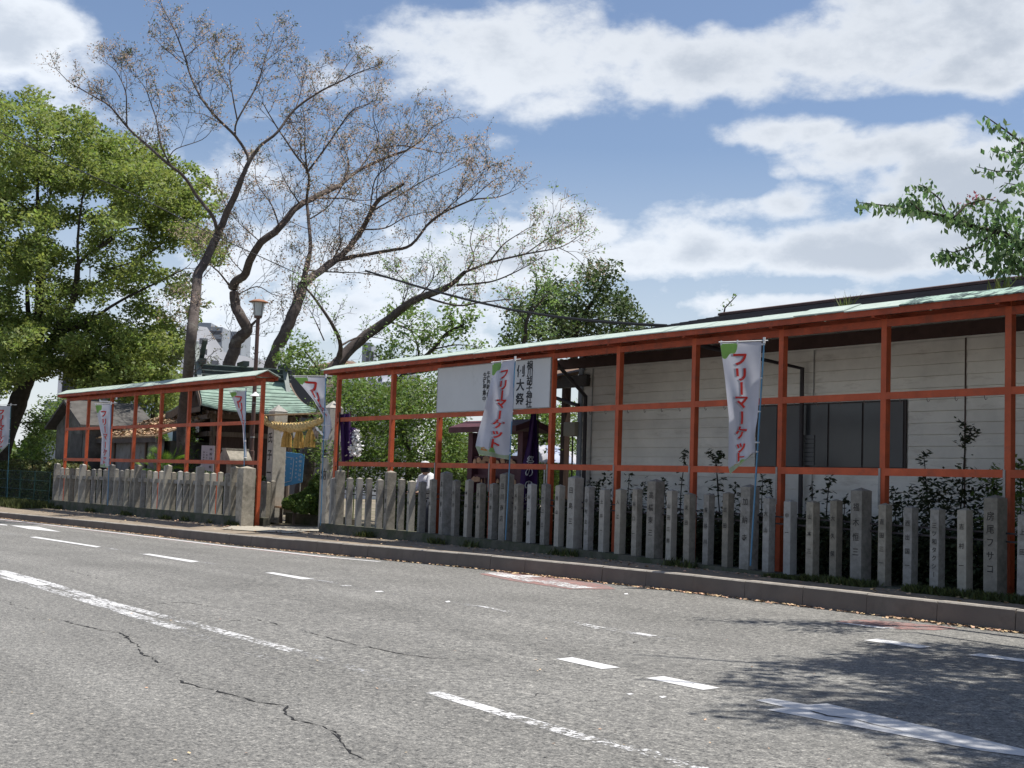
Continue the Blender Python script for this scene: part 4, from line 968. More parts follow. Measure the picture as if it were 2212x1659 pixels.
# ================================================================== gate pillars, rope, tassels
def gate():
    z0 = .25; c = Vector((at(596, 1000, 15.05).x, 15.05, 0)); s = .19
    zt = 3.2
    def pillar(c, h, label, text, sh):
        t = thing('gate_pillar', label, 'pillar', (c.x, c.y, z0), 'granite pillars of the shrine gate')
        mb = MB(); mb.bx(c.x-sh, c.x+sh, c.y-sh, c.y+sh, z0, h); mb.build('shaft', M['stone_pale'], t, bevel=.012)
        mb = MB(); q = sh+.005; mb.add([(c.x-q, c.y-q, h+.001), (c.x+q, c.y-q, h+.001), (c.x+q, c.y+q, h+.001), (c.x-q, c.y+q, h+.001), (c.x, c.y, h+.19)], [(3,2,1,0),(0,1,4),(1,2,4),(2,3,4),(3,0,4)]); mb.build('cap', M['stone_pale'], t)
        mb = MB(); text_column(mb, text, (c.x, c.y-sh-.004, h-.70), (1, 0, 0), (0, 0, 1), .30, .46, bold=.02); mb.build('inscription', M['engraved'], t)
        return t
    pillar(c, zt, 'tall square granite gate pillar with black brushed inscription, carrying the straw rope', '氏子一同奉', s)
    c2 = Vector((at(717, 950, 15.0).x, 15.0, 0)); pillar(c2, zt, 'granite gate pillar half hidden behind the twisted flag', '献奉納', s)
    # bamboo pole and straw rope between the pillars
    A = at(566, 905, 14.82); B = at(701, 906, 14.8)+Vector((0, 0, .05))
    mb = MB(); mb.tube([A+Vector((-.1, 0, .10)), B+Vector((.1, 0, .10))], .022, 8); tag(mb.build('bamboo_pole', M['bamboo']), 'thin dry bamboo pole spanning the gate above the straw rope', 'pole')
    rope = thing('straw_rope', 'thick sagging twisted straw rope hung across the gate', 'rope', (-30, 14.8, 2.7))
    n = 90; 
    for ph in range(3):
        pts = []; rad = []
        for i in range(n+1):
            u = i/n; thick = .035+.075*math.sin(math.pi*min(1, max(0, (u-.04)/.96)))**1.2
            c_ = A.lerp(B, u)+Vector((0, 0, -.05-.20*math.sin(math.pi*u)+(.16*math.exp(-((u-.03)/.05)**2))))
            a = u*44+ph*2.094; pts.append(c_+Vector((0, math.cos(a), math.sin(a)))*thick*.55); rad.append(thick*.62)
        mb = MB(); mb.tube(pts, rad, 8); mb.build('rope_strand', M['straw'], rope, smooth=True)
    V = []; pts = []
    for i in range(900):
        u = RNG.random(); c_ = A.lerp(B, u)+Vector((0, 0, -.05-.20*math.sin(math.pi*u))); th = .04+.08*math.sin(math.pi*u); a = RNG.random()*6.283
        pts.append(c_+Vector((0, math.cos(a), math.sin(a)))*th*1.05)
    o = quads('straw_ends', leaves(np.array(pts), .10, .12, 0, .2), M['straw'], rope); o['kind'] = 'stuff'
    for k, (px, lab) in enumerate(((620.5, 'straw tassel nearest the inscribed gate pillar'), (646.5, 'middle straw tassel hanging from the gate rope'), (670.5, 'straw tassel nearest the twisted flag, hanging from the gate rope'))):
        p = at(px, 925, 14.8); zt_ = p.z+.06; q = at(px, 966 if k != 1 else 968, 14.8).z
        t = thing('straw_tassel', lab, 'tassel', (p.x, p.y, zt_), 'straw tassels of the gate rope')
        H = zt_-q; mb = MB(); prof = [(.03, -0), (.045, -.05), (.04, -.09), (.085, -.2), (.115, -H*.6), (.128, -H)]
        nn = 26; vs = []
        for r, z in prof: vs += [(p.x+r*(1+.14*((kk % 2)*2-1))*math.cos(6.2832*kk/nn), p.y+r*(1+.14*((kk % 2)*2-1))*math.sin(6.2832*kk/nn), zt_+z) for kk in range(nn)]
        mb.add(vs, [(i*nn+kk, i*nn+(kk+1) % nn, (i+1)*nn+(kk+1) % nn, (i+1)*nn+kk) for i in range(len(prof)-1) for kk in range(nn)] + [tuple((len(prof)-1)*nn+kk for kk in range(nn))])
        mb.build('straw_bundle', M['straw_dark'], t)
        mb = MB(); mb.lathe((p.x, p.y, zt_-.10), [(.04, -.015), (.05, 0), (.04, .015)], 12); mb.build('binding', M['straw'], t)
    for px, lab in ((607, 'folded white paper streamer by the inscribed gate pillar'), (634, 'folded white paper streamer between the first two tassels'), (683, 'white paper streamer blowing out right of the tassels')):
        p = at(px, 921, 14.78); mb = MB(); w = .07; x, y, z = p; dx = .22 if px == 683 else .04
        for k in range(3):
            xx = x+dx*k; zz = z-.10*k; mb.add([(xx-w, y, zz), (xx+w, y+.01, zz-.02), (xx+w+dx*.5, y+.02, zz-.13), (xx-w+dx*.5, y+.01, zz-.11)], [(0, 1, 2, 3)])
        tag(mb.build('paper_streamer', M['paper']), lab, 'paper streamer', 'paper streamers on the gate rope')
gate()

# blue sign beyond the gate
def bluesign():
    D = 37.2; c = [dp(610, 975, D), dp(658, 981.6, D), dp(652.6, 1042, D), dp(606, 1052.5, D)]
    t = thing('advertising_board', 'light blue board with white Japanese writing seen through the gate', 'sign', (c[0].x, c[0].y, .3))
    nrm = (c[1]-c[0]).cross(c[3]-c[0]).normalized(); nrm = nrm if nrm.dot(Vector(fw)) > 0 else -nrm
    mb = MB(); mb.add([p for p in c]+[p+nrm*.03 for p in c], [(0,1,2,3),(7,6,5,4),(0,4,5,1),(1,5,6,2),(2,6,7,3),(3,7,4,0)]); mb.build('panel', M['bluesign'], t)
    rt = (c[1]-c[0]).normalized(); up = (c[0]-c[3]).normalized()
    def at_(u, v): return c[0].lerp(c[1], u).lerp(c[3].lerp(c[2], u), v)-nrm*.006
    for txt, u, v, s, pt in (('小林そろばん', .83, .10, .092, .125), ('教室生徒募集', .66, .16, .05, .105), ('月火木金土', .42, .2, .05, .13), ('珠算暗算', .16, .2, .055, .16)):
        mb = MB(); text_column(mb, txt, at_(u, v), rt, up, s, pt); mb.build('lettering', M['whiteink'], t)
    mb = MB()
    for a, b in (((-.0, .14), (.52, .16)), ((.54, .18), (.50, .84)), ((.50, .87), (0, .9))):
        mb.bar(at_(*a), at_(*b), .012, .012, nrm)
    mb.build('border_line', M['whiteink'], t)
    for u in (.1, .9):
        p = at_(u, 1); mb = MB(); mb.tube([p+nrm*.05, (p.x+nrm.x*.05, p.y+nrm.y*.05, .25)], .02, 6); mb.build('leg', M['steel'], t)
bluesign()

# ================================================================== lamp
def lamp():
    D = 39.5; b = dp(551, 1000, D); tp = dp(557.5, 686, D); ht = tp.z; b.x, b.y = tp.x, tp.y
    t = thing('street_lamp', 'tall brown lamp post with frosted drum lantern and rusty hat', 'lamp', (b.x, b.y, .27))
    mb = MB(); mb.tube([(b.x, b.y, .27), (b.x, b.y, 2.2), (b.x, b.y, 2.21), (b.x, b.y, ht)], [.085, .085, .062, .058], 10); mb.build('pole', M['lampbrown'], t)
    h = dp(558, 653, D).z-ht
    mb = MB(); mb.lathe((b.x, b.y, ht), [(.10, -.02), (.12, .03), (.12, .05)], 16); mb.build('lamp_base', M['lampbrown'], t)
    mb = MB(); mb.lathe((b.x, b.y, ht), [(.125, .052), (.175, h-.01)], 16); mb.build('lantern_glass', M['lampglass'], t)
    mb = MB()
    for k in range(4): a = k*math.pi/2+.3; mb.bar((b.x+.128*math.cos(a), b.y+.128*math.sin(a), ht+.05), (b.x+.18*math.cos(a), b.y+.18*math.sin(a), ht+h), .012, .012, (1, .2, 0))
    mb.build('lantern_rib', M['lampbrown'], t)
    mb = MB(); mb.lathe((b.x, b.y, ht+h), [(.17, -.005), (.29, .0), (.285, .02), (.16, .07), (.03, .10), (.0, .11)], 20); mb.build('hat', M['lamprust'], t, smooth=False)
    p = dp(565, 854, D); mb = MB(); mb.lathe((b.x+.18, b.y-.05, p.z-.05), [(.03, .12), (.06, .08), (.17, .0), (.165, -.01), (.02, .02)], 12); mb.build('reflector_shade', M['plastic'], t)
    mb = MB(); mb.tube([(b.x, b.y, p.z+.06), (b.x+.18, b.y-.05, p.z+.07)], .012, 5); mb.build('bracket', M['lampbrown'], t)
    for z in (2.6, 3.6): mb = MB(); mb.lathe((b.x, b.y, z), [(.068, -.02), (.07, 0), (.068, .02)], 10); mb.build('band', M['steel'], t)
lamp()

# roofed stone box, notice board
def stonebox():
    D = 36.6; c = dp(508, 985, D); z = dp(508, 972, D).z
    t = thing('stone_lantern_box', 'small stone box under a gabled stone roof behind the left frame', 'stone box', (c.x, c.y, .27))
    mb = MB(); mb.bx(c.x-.17, c.x+.17, c.y-.17, c.y+.17, .27, z-.3); mb.build('base', M['stonebox'], t)
    mb = MB(); mb.prism([(c.x-.42, z-.30), (c.x+.42, z-.30), (c.x+.40, z-.25), (c.x+.12, z-.01), (c.x-.12, z-.01), (c.x-.40, z-.25)], 'y', c.y-.32, c.y+.32); mb.build('roof', M['stonebox'], t)
    mb = MB(); mb.bx(c.x-.14, c.x+.14, c.y-.34, c.y+.34, z-.008, z+.04); mb.build('ridge', M['stonebox'], t)
    D = 39.5; a = dp(436, 962, D); b = dp(464, 961, D); e = dp(436, 1022, D)
    t = thing('notice_board', 'upright pinkish white notice board with black columns before the shrine', 'sign', (a.x, a.y, .27))
    rt = (b-a); rt.z = 0; W = rt.length; rt.normalize(); n_ = Vector((rt.y, -rt.x, 0))
    mb = MB(); R = Matrix((rt, -n_, Vector((0, 0, 1)))).transposed(); c = (a+b)/2; H = a.z-e.z; mb.box((c.x, c.y, a.z-H/2), (W, .03, H), M3=R); mb.build('panel', M['notice'], t)
    for txt, u, s in (('奉祝例大祭', .74, .085), ('一月十日', .42, .055), ('神社参拝', .2, .05)):
        mb = MB(); o = a+rt*W*u+n_*.02-Vector((0, 0, .12 if u > .7 else .2)); text_column(mb, txt, o, rt, (0, 0, 1), s, s*1.5); mb.build('lettering', M['ink'], t)
    for u in (.1, .9): p = a+rt*W*u; mb = MB(); mb.bx(p.x-.02, p.x+.02, p.y+.02, p.y+.06, .27, a.z); mb.build('leg', M['wood_grey'], t)
stonebox()

# ================================================================== ema rack, banners, umbrella, person
def rack():
    Y0 = 16.0
    xl = at(1022, 1000, Y0).x; xr = at(1130, 1000, Y0).x; zt = at(1020, 935, Y0).z
    t = thing('plaque_rack', 'dark maroon roofed rack hung with wooden prayer plaques behind the frame', 'plaque rack', ((xl+xr)/2, Y0, .27))
    for x in (xl, xr): mb = MB(); mb.bx(x-.09, x+.09, Y0-.09, Y0+.09, .27, zt); mb.build('post', M['maroon'], t)
    mb = MB(); mb.prism([(Y0-.45, zt-.02), (Y0-.45, zt+.10), (Y0, zt+.26), (Y0+.45, zt+.10), (Y0+.45, zt-.02), (Y0, zt+.12)], 'x', xl-.35, xr+.35); mb.build('roof', M['maroon'], t)
    for z in (zt-.55, zt-.95, .9): mb = MB(); mb.bx(xl+.095, xr-.095, Y0-.03, Y0+.03, z-.035, z+.035); mb.build('rail', M['maroon'], t)
    mb = MB(); mb.bx(xl+.1, xr-.1, Y0+.06, Y0+.08, .8, zt-.5); mb.build('back_board', M['maroon'], t)
    me = MB(); me.prism([(-.07, -.05), (.07, -.05), (.07, .03), (0, .07), (-.07, .03)], 'y', -.006, .006); me = me.mesh('plaque', M['ema'])
    n = 0
    for row, z in enumerate((zt-.66, zt-1.06)):
        for k in range(11):
            x = xl+.18+k*(xr-xl-.36)/10; o = link('plaque', me, t)
            o.matrix_parent_inverse = Matrix.Identity(4); o.location = (x-(xl+xr)/2, -.07-.03*RNG.random(), z-.27+RNG.normal(0, .03)); o.rotation_euler = (RNG.normal(0, .15), RNG.normal(0, .2), RNG.normal(0, .5))
    # purple banner with white loops
    D = 27.2; a = dp(1154, 892, D); b = dp(1138, 1110, D)
    t = thing('purple_banner', 'leaning purple banner with white lettering beside the plaque rack', 'banner', (b.x, b.y, .27))
    L_ = [(0,1147,892),(.35,1139,958),(.6,1125,1020),(1,1118,1120)]; R_ = [(0,1159,892),(.35,1161,960),(.6,1161,1020),(1,1160,1120)]
    def S(u, v, off=0):
        lx, ly = lerp_poly(L_, v); rx, ry_ = lerp_poly(R_, v); return dp(lx+(rx-lx)*u, ly+(ry_-ly)*u, D-off+.07*math.sin(u*9+v*3))
    mb = MB(); n = 12; vs = [S(i/n, j/24) for j in range(25) for i in range(n+1)]; mb.add(vs, [(j*(n+1)+i, j*(n+1)+i+1, (j+1)*(n+1)+i+1, (j+1)*(n+1)+i) for j in range(24) for i in range(n)])
    cl = mb.build('cloth', M['purple'], t, smooth=True)
    mb = MB()
    for ch, v0 in (('の', .60), ('の', .71), ('り', .83), ('祭', .5)):
        V, fc = glyph_uv(ch); mb.add([S(min(.95, max(.05, .5+p[0]*.55)), v0-p[1]*.10, .05) for p in V], fc)
    mb.build('lettering', M['whiteink'], cl)
    mb = MB(); mb.tube([dp(1162, 885, D), dp(1163, 1115, D)], .016, 6); mb.build('pole', M['black'], t)
    D = 31.5
    t = thing('purple_curtain', 'dark purple cloth hanging behind the left end of the long frame', 'banner', (*dp(748, 980, D)[:2], .27))
    c = [(734, 895), (757, 893), (763, 990), (738, 1000)]
    mb = MB(); n = 10
    def S2(u, v):
        x = (c[0][0]*(1-u)+c[1][0]*u)*(1-v)+(c[3][0]*(1-u)+c[2][0]*u)*v; y = (c[0][1]*(1-u)+c[1][1]*u)*(1-v)+(c[3][1]*(1-u)+c[2][1]*u)*v
        return dp(x, y, D+.08*math.sin(u*14+v*2))
    vs = [S2(i/n, j/10) for j in range(11) for i in range(n+1)]; mb.add(vs, [(j*(n+1)+i, j*(n+1)+i+1, (j+1)*(n+1)+i+1, (j+1)*(n+1)+i) for j in range(10) for i in range(n)]); mb.build('cloth', M['purple'], t, smooth=True)
    mb = MB()
    for k in range(2): p = S2(k, 0); mb.tube([p+Vector((0, 0, .05)), (p.x, p.y, .27)], .02, 6)
    mb.build('pole', M['wood_dark'], t)
    # orchid-like white and violet flowers in a pot
    cc = dp(769, 960, 31); t = thing('flower_display', 'upright spray of white and violet flowers by the purple cloth', 'flowers', (cc.x, cc.y, .27))
    P = np.array([dp(RNG.normal(768, 4+3*(y > 955)), y, 31+RNG.normal(0, .08)) for y in RNG.uniform(928, 985, 260)])
    o = quads('petals', leaves(P, .07, .9, 0, .2), M['plastic'], t); o['kind'] = 'stuff'
    P = np.array([dp(RNG.normal(764, 4), y, 31+RNG.normal(0, .08)) for y in RNG.uniform(925, 955, 120)])
    o = quads('petals', leaves(P, .06, .9, 0, .2), M['purple'], t); o['kind'] = 'stuff'
    mb = MB(); mb.tube([(cc.x, cc.y, .27), (cc.x, cc.y, cc.z)], .015, 6); mb.build('stem', M['leaf_mid'], t)
    mb = MB(); mb.lathe((cc.x, cc.y, .27), [(.12, 0), (.18, .3)], 12); mb.build('pot', M['stone'], t)
    # umbrella
    D = 31.5; top = dp(1178, 961, D); e0 = dp(1128, 1000, D); R_ = .92
    t = thing('parasol', 'open pale blue and white parasol standing beside the cream building', 'parasol', (top.x, top.y, .27))
    for k in range(8):
        a0 = k*math.pi/4+.2; a1 = a0+math.pi/4; mb = MB(); vs = []; n = 7
        for i in range(n+1):
            s = i/n; r = R_*math.sin(s*1.25)/math.sin(1.25); z = top.z-.42*(1-math.cos(s*1.25))/(1-math.cos(1.25))
            for a in (a0+.004, (a0+a1)/2, a1-.004): sc = 1-.03*s if a == (a0+a1)/2 else 1; vs.append((top.x+r*sc*math.cos(a), top.y+r*sc*math.sin(a), z))
        mb.add(vs, [(i*3+j, i*3+j+1, i*3+3+j+1, i*3+3+j) for i in range(n) for j in range(2)]); mb.build('gore', M['umbrella'] if k % 2 else M['cloth'], t, smooth=True)
    mb = MB(); mb.tube([(top.x, top.y, .27), (top.x, top.y, top.z+.06)], .02, 6); mb.build('pole', M['plastic'], t)
    for k in range(8):
        a = k*math.pi/4+.2; mb = MB(); mb.tube([(top.x, top.y, top.z-.45), (top.x+.42*math.cos(a), top.y+.42*math.sin(a), top.z-.13)], .007, 4); mb.build('strut', M['steel'], t)
rack()

def person():
    D = 29.3; c = dp(928, 1000, D); z0 = .27; x, y = c.x, c.y; zt = dp(928, 999, D).z; k = (zt-z0)/1.66
    t = thing('person', 'person in white sun cap and white long sleeved shirt bending behind the stone posts', 'person', (x, y, z0))
    V = []; E_ = []; Rr = []
    def a(px, py, pz, r, par=None):
        V.append((x+px*k, y+py*k, z0+pz*k)); Rr.append(r*k)
        if par is not None: E_.append((par, len(V)-1))
        return len(V)-1
    hip = a(0, 0, .88, .14); wa = a(0, -.02, 1.05, .125, hip); ch = a(.02, -.06, 1.26, .15, wa); nk = a(.03, -.10, 1.42, .06, ch); hd = a(.04, -.13, 1.53, .092, nk); a(.045, -.145, 1.60, .08, hd)
    for s in (-1, 1):
        sh = a(s*.18, -.06, 1.34, .06, ch); el = a(s*.25, -.12, 1.10, .045, sh); wr = a(s*.20, -.32, 1.0, .032, el); hnd = a(s*.19, -.40, .98, .035, wr); a(s*.18, -.47, .96, .018, hnd)
        th = a(s*.10, -.02, .80, .09, hip); kn = a(s*.11, -.05, .47, .062, th); an = a(s*.11, 0, .09, .04, kn); a(s*.12, -.14, .035, .035, an)
    me = bpy.data.meshes.new('body'); me.from_pydata(V, E_, []); o = link('body', me, t)
    me.materials.append(M['skin'])
    md = o.modifiers.new('skin', 'SKIN'); 
    for i, sv in enumerate(me.skin_vertices[0].data): sv.radius = (Rr[i], Rr[i]); sv.use_root = (i == 0)
    o.modifiers.new('sub', 'SUBSURF').levels = 2; o.modifiers['sub'].render_levels = 2
    def P(a_, b_, c_): return (x+a_*k, y+b_*k, z0+c_*k)
    mb = MB(); mb.tube([P(0,0,.84), P(0,-.02,1.05), P(.02,-.06,1.26), P(.02,-.07,1.38), P(.03,-.09,1.42)], [.185*k, .17*k, .205*k, .16*k, .08*k], 16)
    for s in (-1, 1): mb.tube([P(s*.12,-.06,1.35), P(s*.19,-.07,1.33), P(s*.255,-.12,1.10), P(s*.20,-.31,1.0)], [.08*k, .085*k, .068*k, .05*k], 10)
    mb.build('shirt', M['shirt'], t, smooth=True)
    mb = MB(); mb.tube([P(0,0,.93), P(0,0,.80)], [.18*k, .19*k], 14)
    for s in (-1, 1): mb.tube([P(s*.09,-.01,.86), P(s*.11,-.05,.47), P(s*.11,0,.10)], [.12*k, .09*k, .07*k], 10)
    mb.build('trousers', M['trousers'], t, smooth=True)
    mb = MB(); mb.lathe(P(.045, -.14, 1.565), [(.125*k, 0), (.12*k, .05*k), (.08*k, .11*k), (.01, .125*k)], 14); mb.box(P(.05, -.27, 1.575), (.16*k, .13*k, .012)); mb.build('cap', M['shirt'], t, smooth=False)
    mb = MB(); mb.lathe(P(.04, -.12, 1.50), [(.10*k, -.06*k), (.117*k, 0), (.118*k, .06*k)], 12); mb.build('hair', M['black'], t, smooth=True)
person()

# bench-like frame beside the gate bush
p = dp(622, 1088, 35); t = thing('low_bench', 'low brown wooden bench beside the bush inside the gate', 'bench', (p.x, p.y, .27))
for s in (-.4, .4): mb = MB(); mb.bx(p.x+s-.03, p.x+s+.03, p.y-.03, p.y+.03, .27, .66); mb.build('leg', M['wood_grey'], t)
mb = MB(); mb.bx(p.x-.5, p.x+.9, p.y-.15, p.y+.15, .66, .71); mb.build('seat', M['ema'], t)
mb = MB(); mb.bx(p.x-1.2, p.x+2.6, p.y+.5, p.y+.75, .2, .52); tag(mb.build('planting_kerb', M['stone_moss']), 'low dark stone edging under the bush inside the gate', 'edging')

# green wire fence at far left
t = thing('wire_fence', 'dark green wire mesh fence at the far left before the hedge', 'fence', (-50, 13.2, .1))
yw = lambda x: 12.9+(x+47)*.03
for x in np.arange(-60, -46.4, 1.7): mb = MB(); mb.tube([(x, yw(x), .05), (x, yw(x), 1.38)], .024, 6); mb.build('post', M['greenwire'], t)
for z in (1.36, 1.05, .72, .4): mb = MB(); mb.tube([(-60, yw(-60), z), (-46.4, yw(-46.4), z)], .011, 5); mb.build('rail', M['greenwire'], t)
mb = MB()
for x in np.arange(-60, -46.4, .12): mb.bar((x, yw(x), .3), (x, yw(x), 1.36), .006, .006, (1, 0, 0))
o = mb.build('mesh_wires', M['greenwire'], t); o['kind'] = 'stuff'

# ================================================================== overhead cables
def cable(px, dists, r, label, m_='black'):
    P = [dp(x, y, d) for (x, y), d in zip(px, dists)]; mb = MB(); Q = []
    for a, b in zip(P[:-1], P[1:]): Q += [a.lerp(b, k/6) for k in range(6)]
    Q.append(P[-1]); mb.tube(Q, r, 6); o = mb.build('overhead_cable', M[m_]); tag(o, label, 'cable')
cable([(790,585),(830,597),(920,624),(1020,650),(1110,670),(1200,684),(1290,694),(1380,700.5),(1440,703.5)], [36, 35.2, 33.3, 31.4, 29.8, 28.2, 26.8, 25.6, 25.0], .030, 'thick black cable running from the bare trees to the dark roof')
cable([(1405,703),(1330,697),(1290,690)], [60, 62, 64], .02, 'thin wire behind the thick black cable above the frame')
cable([(-20,276),(120,345),(300,425),(470,512),(640,590)], [36, 36, 36, 36, 36], .014, 'thin cable crossing the tree crown at upper left')

# ================================================================== far buildings
def block(name, label, cat, px0, px1, ytop, dist, depth, material, floors=None, ang=0.0, fh=2.9, win='bld_shade', base=True):
    a = dp(px0, ytop, dist); b = dp(px1, ytop, dist); zt = dp((px0+px1)/2, ytop, dist).z
    t = thing(name, label, cat, ((a.x+b.x)/2, (a.y+b.y)/2, 0))
    rt = Vector((b.x-a.x, b.y-a.y, 0)); W = rt.length; rt.normalize(); rt = Matrix.Rotation(ang, 3, 'Z') @ rt; nb = Vector((-rt.y, rt.x, 0))
    if nb.dot(Vector((fw[0], fw[1], 0))) < 0: nb = -nb
    o = Vector((a.x, a.y, 0))
    def P(u, v, z): q = o+rt*u+nb*v; return Vector((q.x, q.y, z))
    mb = MB(); vs = [P(0,0,-.3), P(W,0,-.3), P(W,depth,-.3), P(0,depth,-.3), P(0,0,zt), P(W,0,zt), P(W,depth,zt), P(0,depth,zt)]
    mb.add(vs, [(0,1,5,4),(1,2,6,5),(2,3,7,6),(3,0,4,7),(4,5,6,7)]); mb.build('wall', M[material], t)
    return t, P, W, zt
# white apartment block with balconies
DA = 340
t, P, W, zt = block('apartment_building', 'white apartment block with long balconies and sloping top behind the shrine roof', 'building', 395, 760, 830, DA, 14, 'bld_white', ang=.34)
u = lambda px: (px-395)/365*W; zz = lambda px, y: dp(px, y, DA).z
prof_ = [(u(395), zt), (u(760), zt), (u(745), zz(700, 806)), (u(560), zz(560, 772)), (u(480), zz(478, 757)), (u(440), zz(440, 704)), (u(395), zz(400, 700))]
mb = MB(); mb.add([P(q[0], 0, q[1]) for q in prof_]+[P(q[0], 9, q[1]) for q in prof_], [tuple(range(7)), tuple(range(13, 6, -1))]+[(i, (i+1) % 7, 7+(i+1) % 7, 7+i) for i in range(7)]); mb.build('upper_wall', M['bld_white'], t)
tops = sorted([(q[0], q[1]) for q in prof_[2:]])
for fl in range(16):
    z = tops[0][1]-3.2-fl*2.75
    for k in range(14):
        ua = k*W/14+.5; ub = (k+1)*W/14-.5
        if z > min(np.interp(ua, [q[0] for q in tops], [q[1] for q in tops]), np.interp(ub, [q[0] for q in tops], [q[1] for q in tops]))-1.8: continue
        mb = MB(); mb.add([P(ua,-.05,z-1.5), P(ub,-.05,z-1.5), P(ub,-.05,z), P(ua,-.05,z)], [(0,1,2,3)]); mb.build('window', M['bld_shade'], t)
        mb = MB(); c = [P(ua+.4,-1.2,z-2.4), P(ub-.4,-1.2,z-2.4), P(ub-.4,-1.2,z-1.5), P(ua+.4,-1.2,z-1.5)]; c2 = [p+(P(0,1.1,0)-P(0,0,0)) for p in c]; mb.add(c+c2, [(0,1,2,3),(3,2,6,7),(0,4,5,1),(1,5,6,2),(0,3,7,4)]); mb.build('balcony', M['bld_white'], t)
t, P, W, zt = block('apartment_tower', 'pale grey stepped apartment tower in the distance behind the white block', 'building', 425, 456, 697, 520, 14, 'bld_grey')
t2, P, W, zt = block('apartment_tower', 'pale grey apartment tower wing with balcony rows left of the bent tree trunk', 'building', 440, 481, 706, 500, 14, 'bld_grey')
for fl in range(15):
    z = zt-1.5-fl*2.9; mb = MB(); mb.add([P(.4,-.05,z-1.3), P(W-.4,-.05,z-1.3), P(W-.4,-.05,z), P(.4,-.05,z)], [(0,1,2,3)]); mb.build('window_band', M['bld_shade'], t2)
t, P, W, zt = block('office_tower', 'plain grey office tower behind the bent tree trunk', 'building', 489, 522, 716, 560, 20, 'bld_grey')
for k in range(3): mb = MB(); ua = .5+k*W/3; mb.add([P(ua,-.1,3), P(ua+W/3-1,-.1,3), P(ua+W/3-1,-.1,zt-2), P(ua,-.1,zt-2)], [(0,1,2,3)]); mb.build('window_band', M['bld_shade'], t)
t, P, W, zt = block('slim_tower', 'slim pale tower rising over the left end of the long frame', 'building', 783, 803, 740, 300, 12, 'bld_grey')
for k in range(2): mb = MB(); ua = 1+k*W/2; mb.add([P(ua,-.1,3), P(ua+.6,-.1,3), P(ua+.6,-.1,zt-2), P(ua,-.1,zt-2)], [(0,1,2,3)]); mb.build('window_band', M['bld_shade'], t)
t, P, W, zt = block('dark_building', 'near black clad building behind the shrine roof and the twisted flag', 'building', 613, 712, 796, 72, 12, 'bld_dark', ang=.25)
mb = MB(); mb.add([P(-.35,-.05,-.2), P(0,-.05,-.2), P(0,-.05,zt+.2), P(-.35,-.05,zt+.2)], [(0,1,2,3)]); mb.build('edge_trim', M['bld_grey'], t)
t, P, W, zt = block('white_house', 'white house with dark window bays seen over the bushes in the long frame', 'building', 716, 905, 806, 82, 10, 'bld_white')
for (xa, xb, ya, yb, mt) in ((795, 812, 818, 832, 'bld_glass'), (817, 826, 817, 831, 'bld_glass'), (841, 880, 826, 868, 'bld_dark'), (770, 787, 838, 850, 'bld_glass'), (735, 752, 820, 836, 'bld_glass')):
    ua = (xa-716)/189*W; ub = (xb-716)/189*W; za = dp(xa, ya, 82).z; zb = dp(xa, yb, 82).z
    mb = MB(); mb.add([P(ua,-.04,zb), P(ub,-.04,zb), P(ub,-.04,za), P(ua,-.04,za)], [(0,1,2,3)]); mb.build('window', M[mt], t)
for k in range(4):
    za = dp(720, 835+k*22, 82).z; mb = MB(); c = [P(.4,-.6,za-.5), P(4,-.6,za-.5), P(4,-.6,za+.35), P(.4,-.6,za+.35)]; c2 = [p+(P(0,.58,0)-P(0,0,0)) for p in c]; mb.add(c+c2, [(0,1,2,3),(3,2,6,7),(0,4,5,1),(1,5,6,2),(0,3,7,4)]); mb.build('balcony', M['bld_white'], t)
t, P, W, zt = block('tiled_house', 'distant white house with brown hipped roof beside the leaning trunk', 'house', 690, 772, 796, 130, 10, 'bld_white')
mb = MB(); c = [P(-1,-.8,zt), P(W+1,-.8,zt), P(W+1,11,zt), P(-1,11,zt), P(W*.3,5,zt+1.2), P(W*.7,5,zt+1.2)]; mb.add(c, [(0,1,5,4),(1,2,5),(2,3,4,5),(3,0,4),(3,2,1,0)]); mb.build('roof', M['tile_brown'], t)
mb = MB(); mb.add([P(3,-.05,zt-2.5), P(5,-.05,zt-2.5), P(5,-.05,zt-1), P(3,-.05,zt-1)], [(0,1,2,3)]); mb.build('window', M['bld_glass'], t)
# grey houses left, half hidden by the camphor
t, P, W, zt = block('apartment_building', 'white apartment block half hidden by the big green tree at left', 'building', 130, 260, 745, 125, 12, 'bld_white')
for fl in range(8):
    z = zt-.8-fl*2.75
    for k in range(3):
        mb = MB(); mb.add([P(.4+k*W/3,-.04,z-1.6), P(W/3-.4+k*W/3,-.04,z-1.6), P(W/3-.4+k*W/3,-.04,z), P(.4+k*W/3,-.04,z)], [(0,1,2,3)]); mb.build('window', M['bld_shade'], t)
t, P, W, zt = block('apartment_building', 'grey building with dark bays right of the big green tree, behind the shed', 'building', 255, 400, 832, 95, 12, 'bld_dark')
mb = MB(); mb.add([P(0,-.04,zt-.8), P(W,-.04,zt-.8), P(W,-.04,zt), P(0,-.04,zt)], [(0,1,2,3)]); mb.build('parapet', M['bld_grey'], t)
for k in range(3): mb = MB(); ua = W*.15+k*W*.3; mb.add([P(ua,-.05,0), P(ua+.5,-.05,0), P(ua+.5,-.05,zt-.9), P(ua,-.05,zt-.9)], [(0,1,2,3)]); mb.build('pilaster', M['bld_white'], t)
t, P, W, zt = block('concrete_house', 'grey concrete wall and house behind the shed at left', 'building', 96, 232, 868, 78, 10, 'bld_grey')
mb = MB(); mb.add([P(1,-.05,zt-.2), P(3.2,-.05,zt-.2), P(3.2,-.05,zt+2.2), P(1,-.05,zt+2.2)], [(0,1,2,3)]); mb.build('dark_louvre', M['bld_dark'], t)

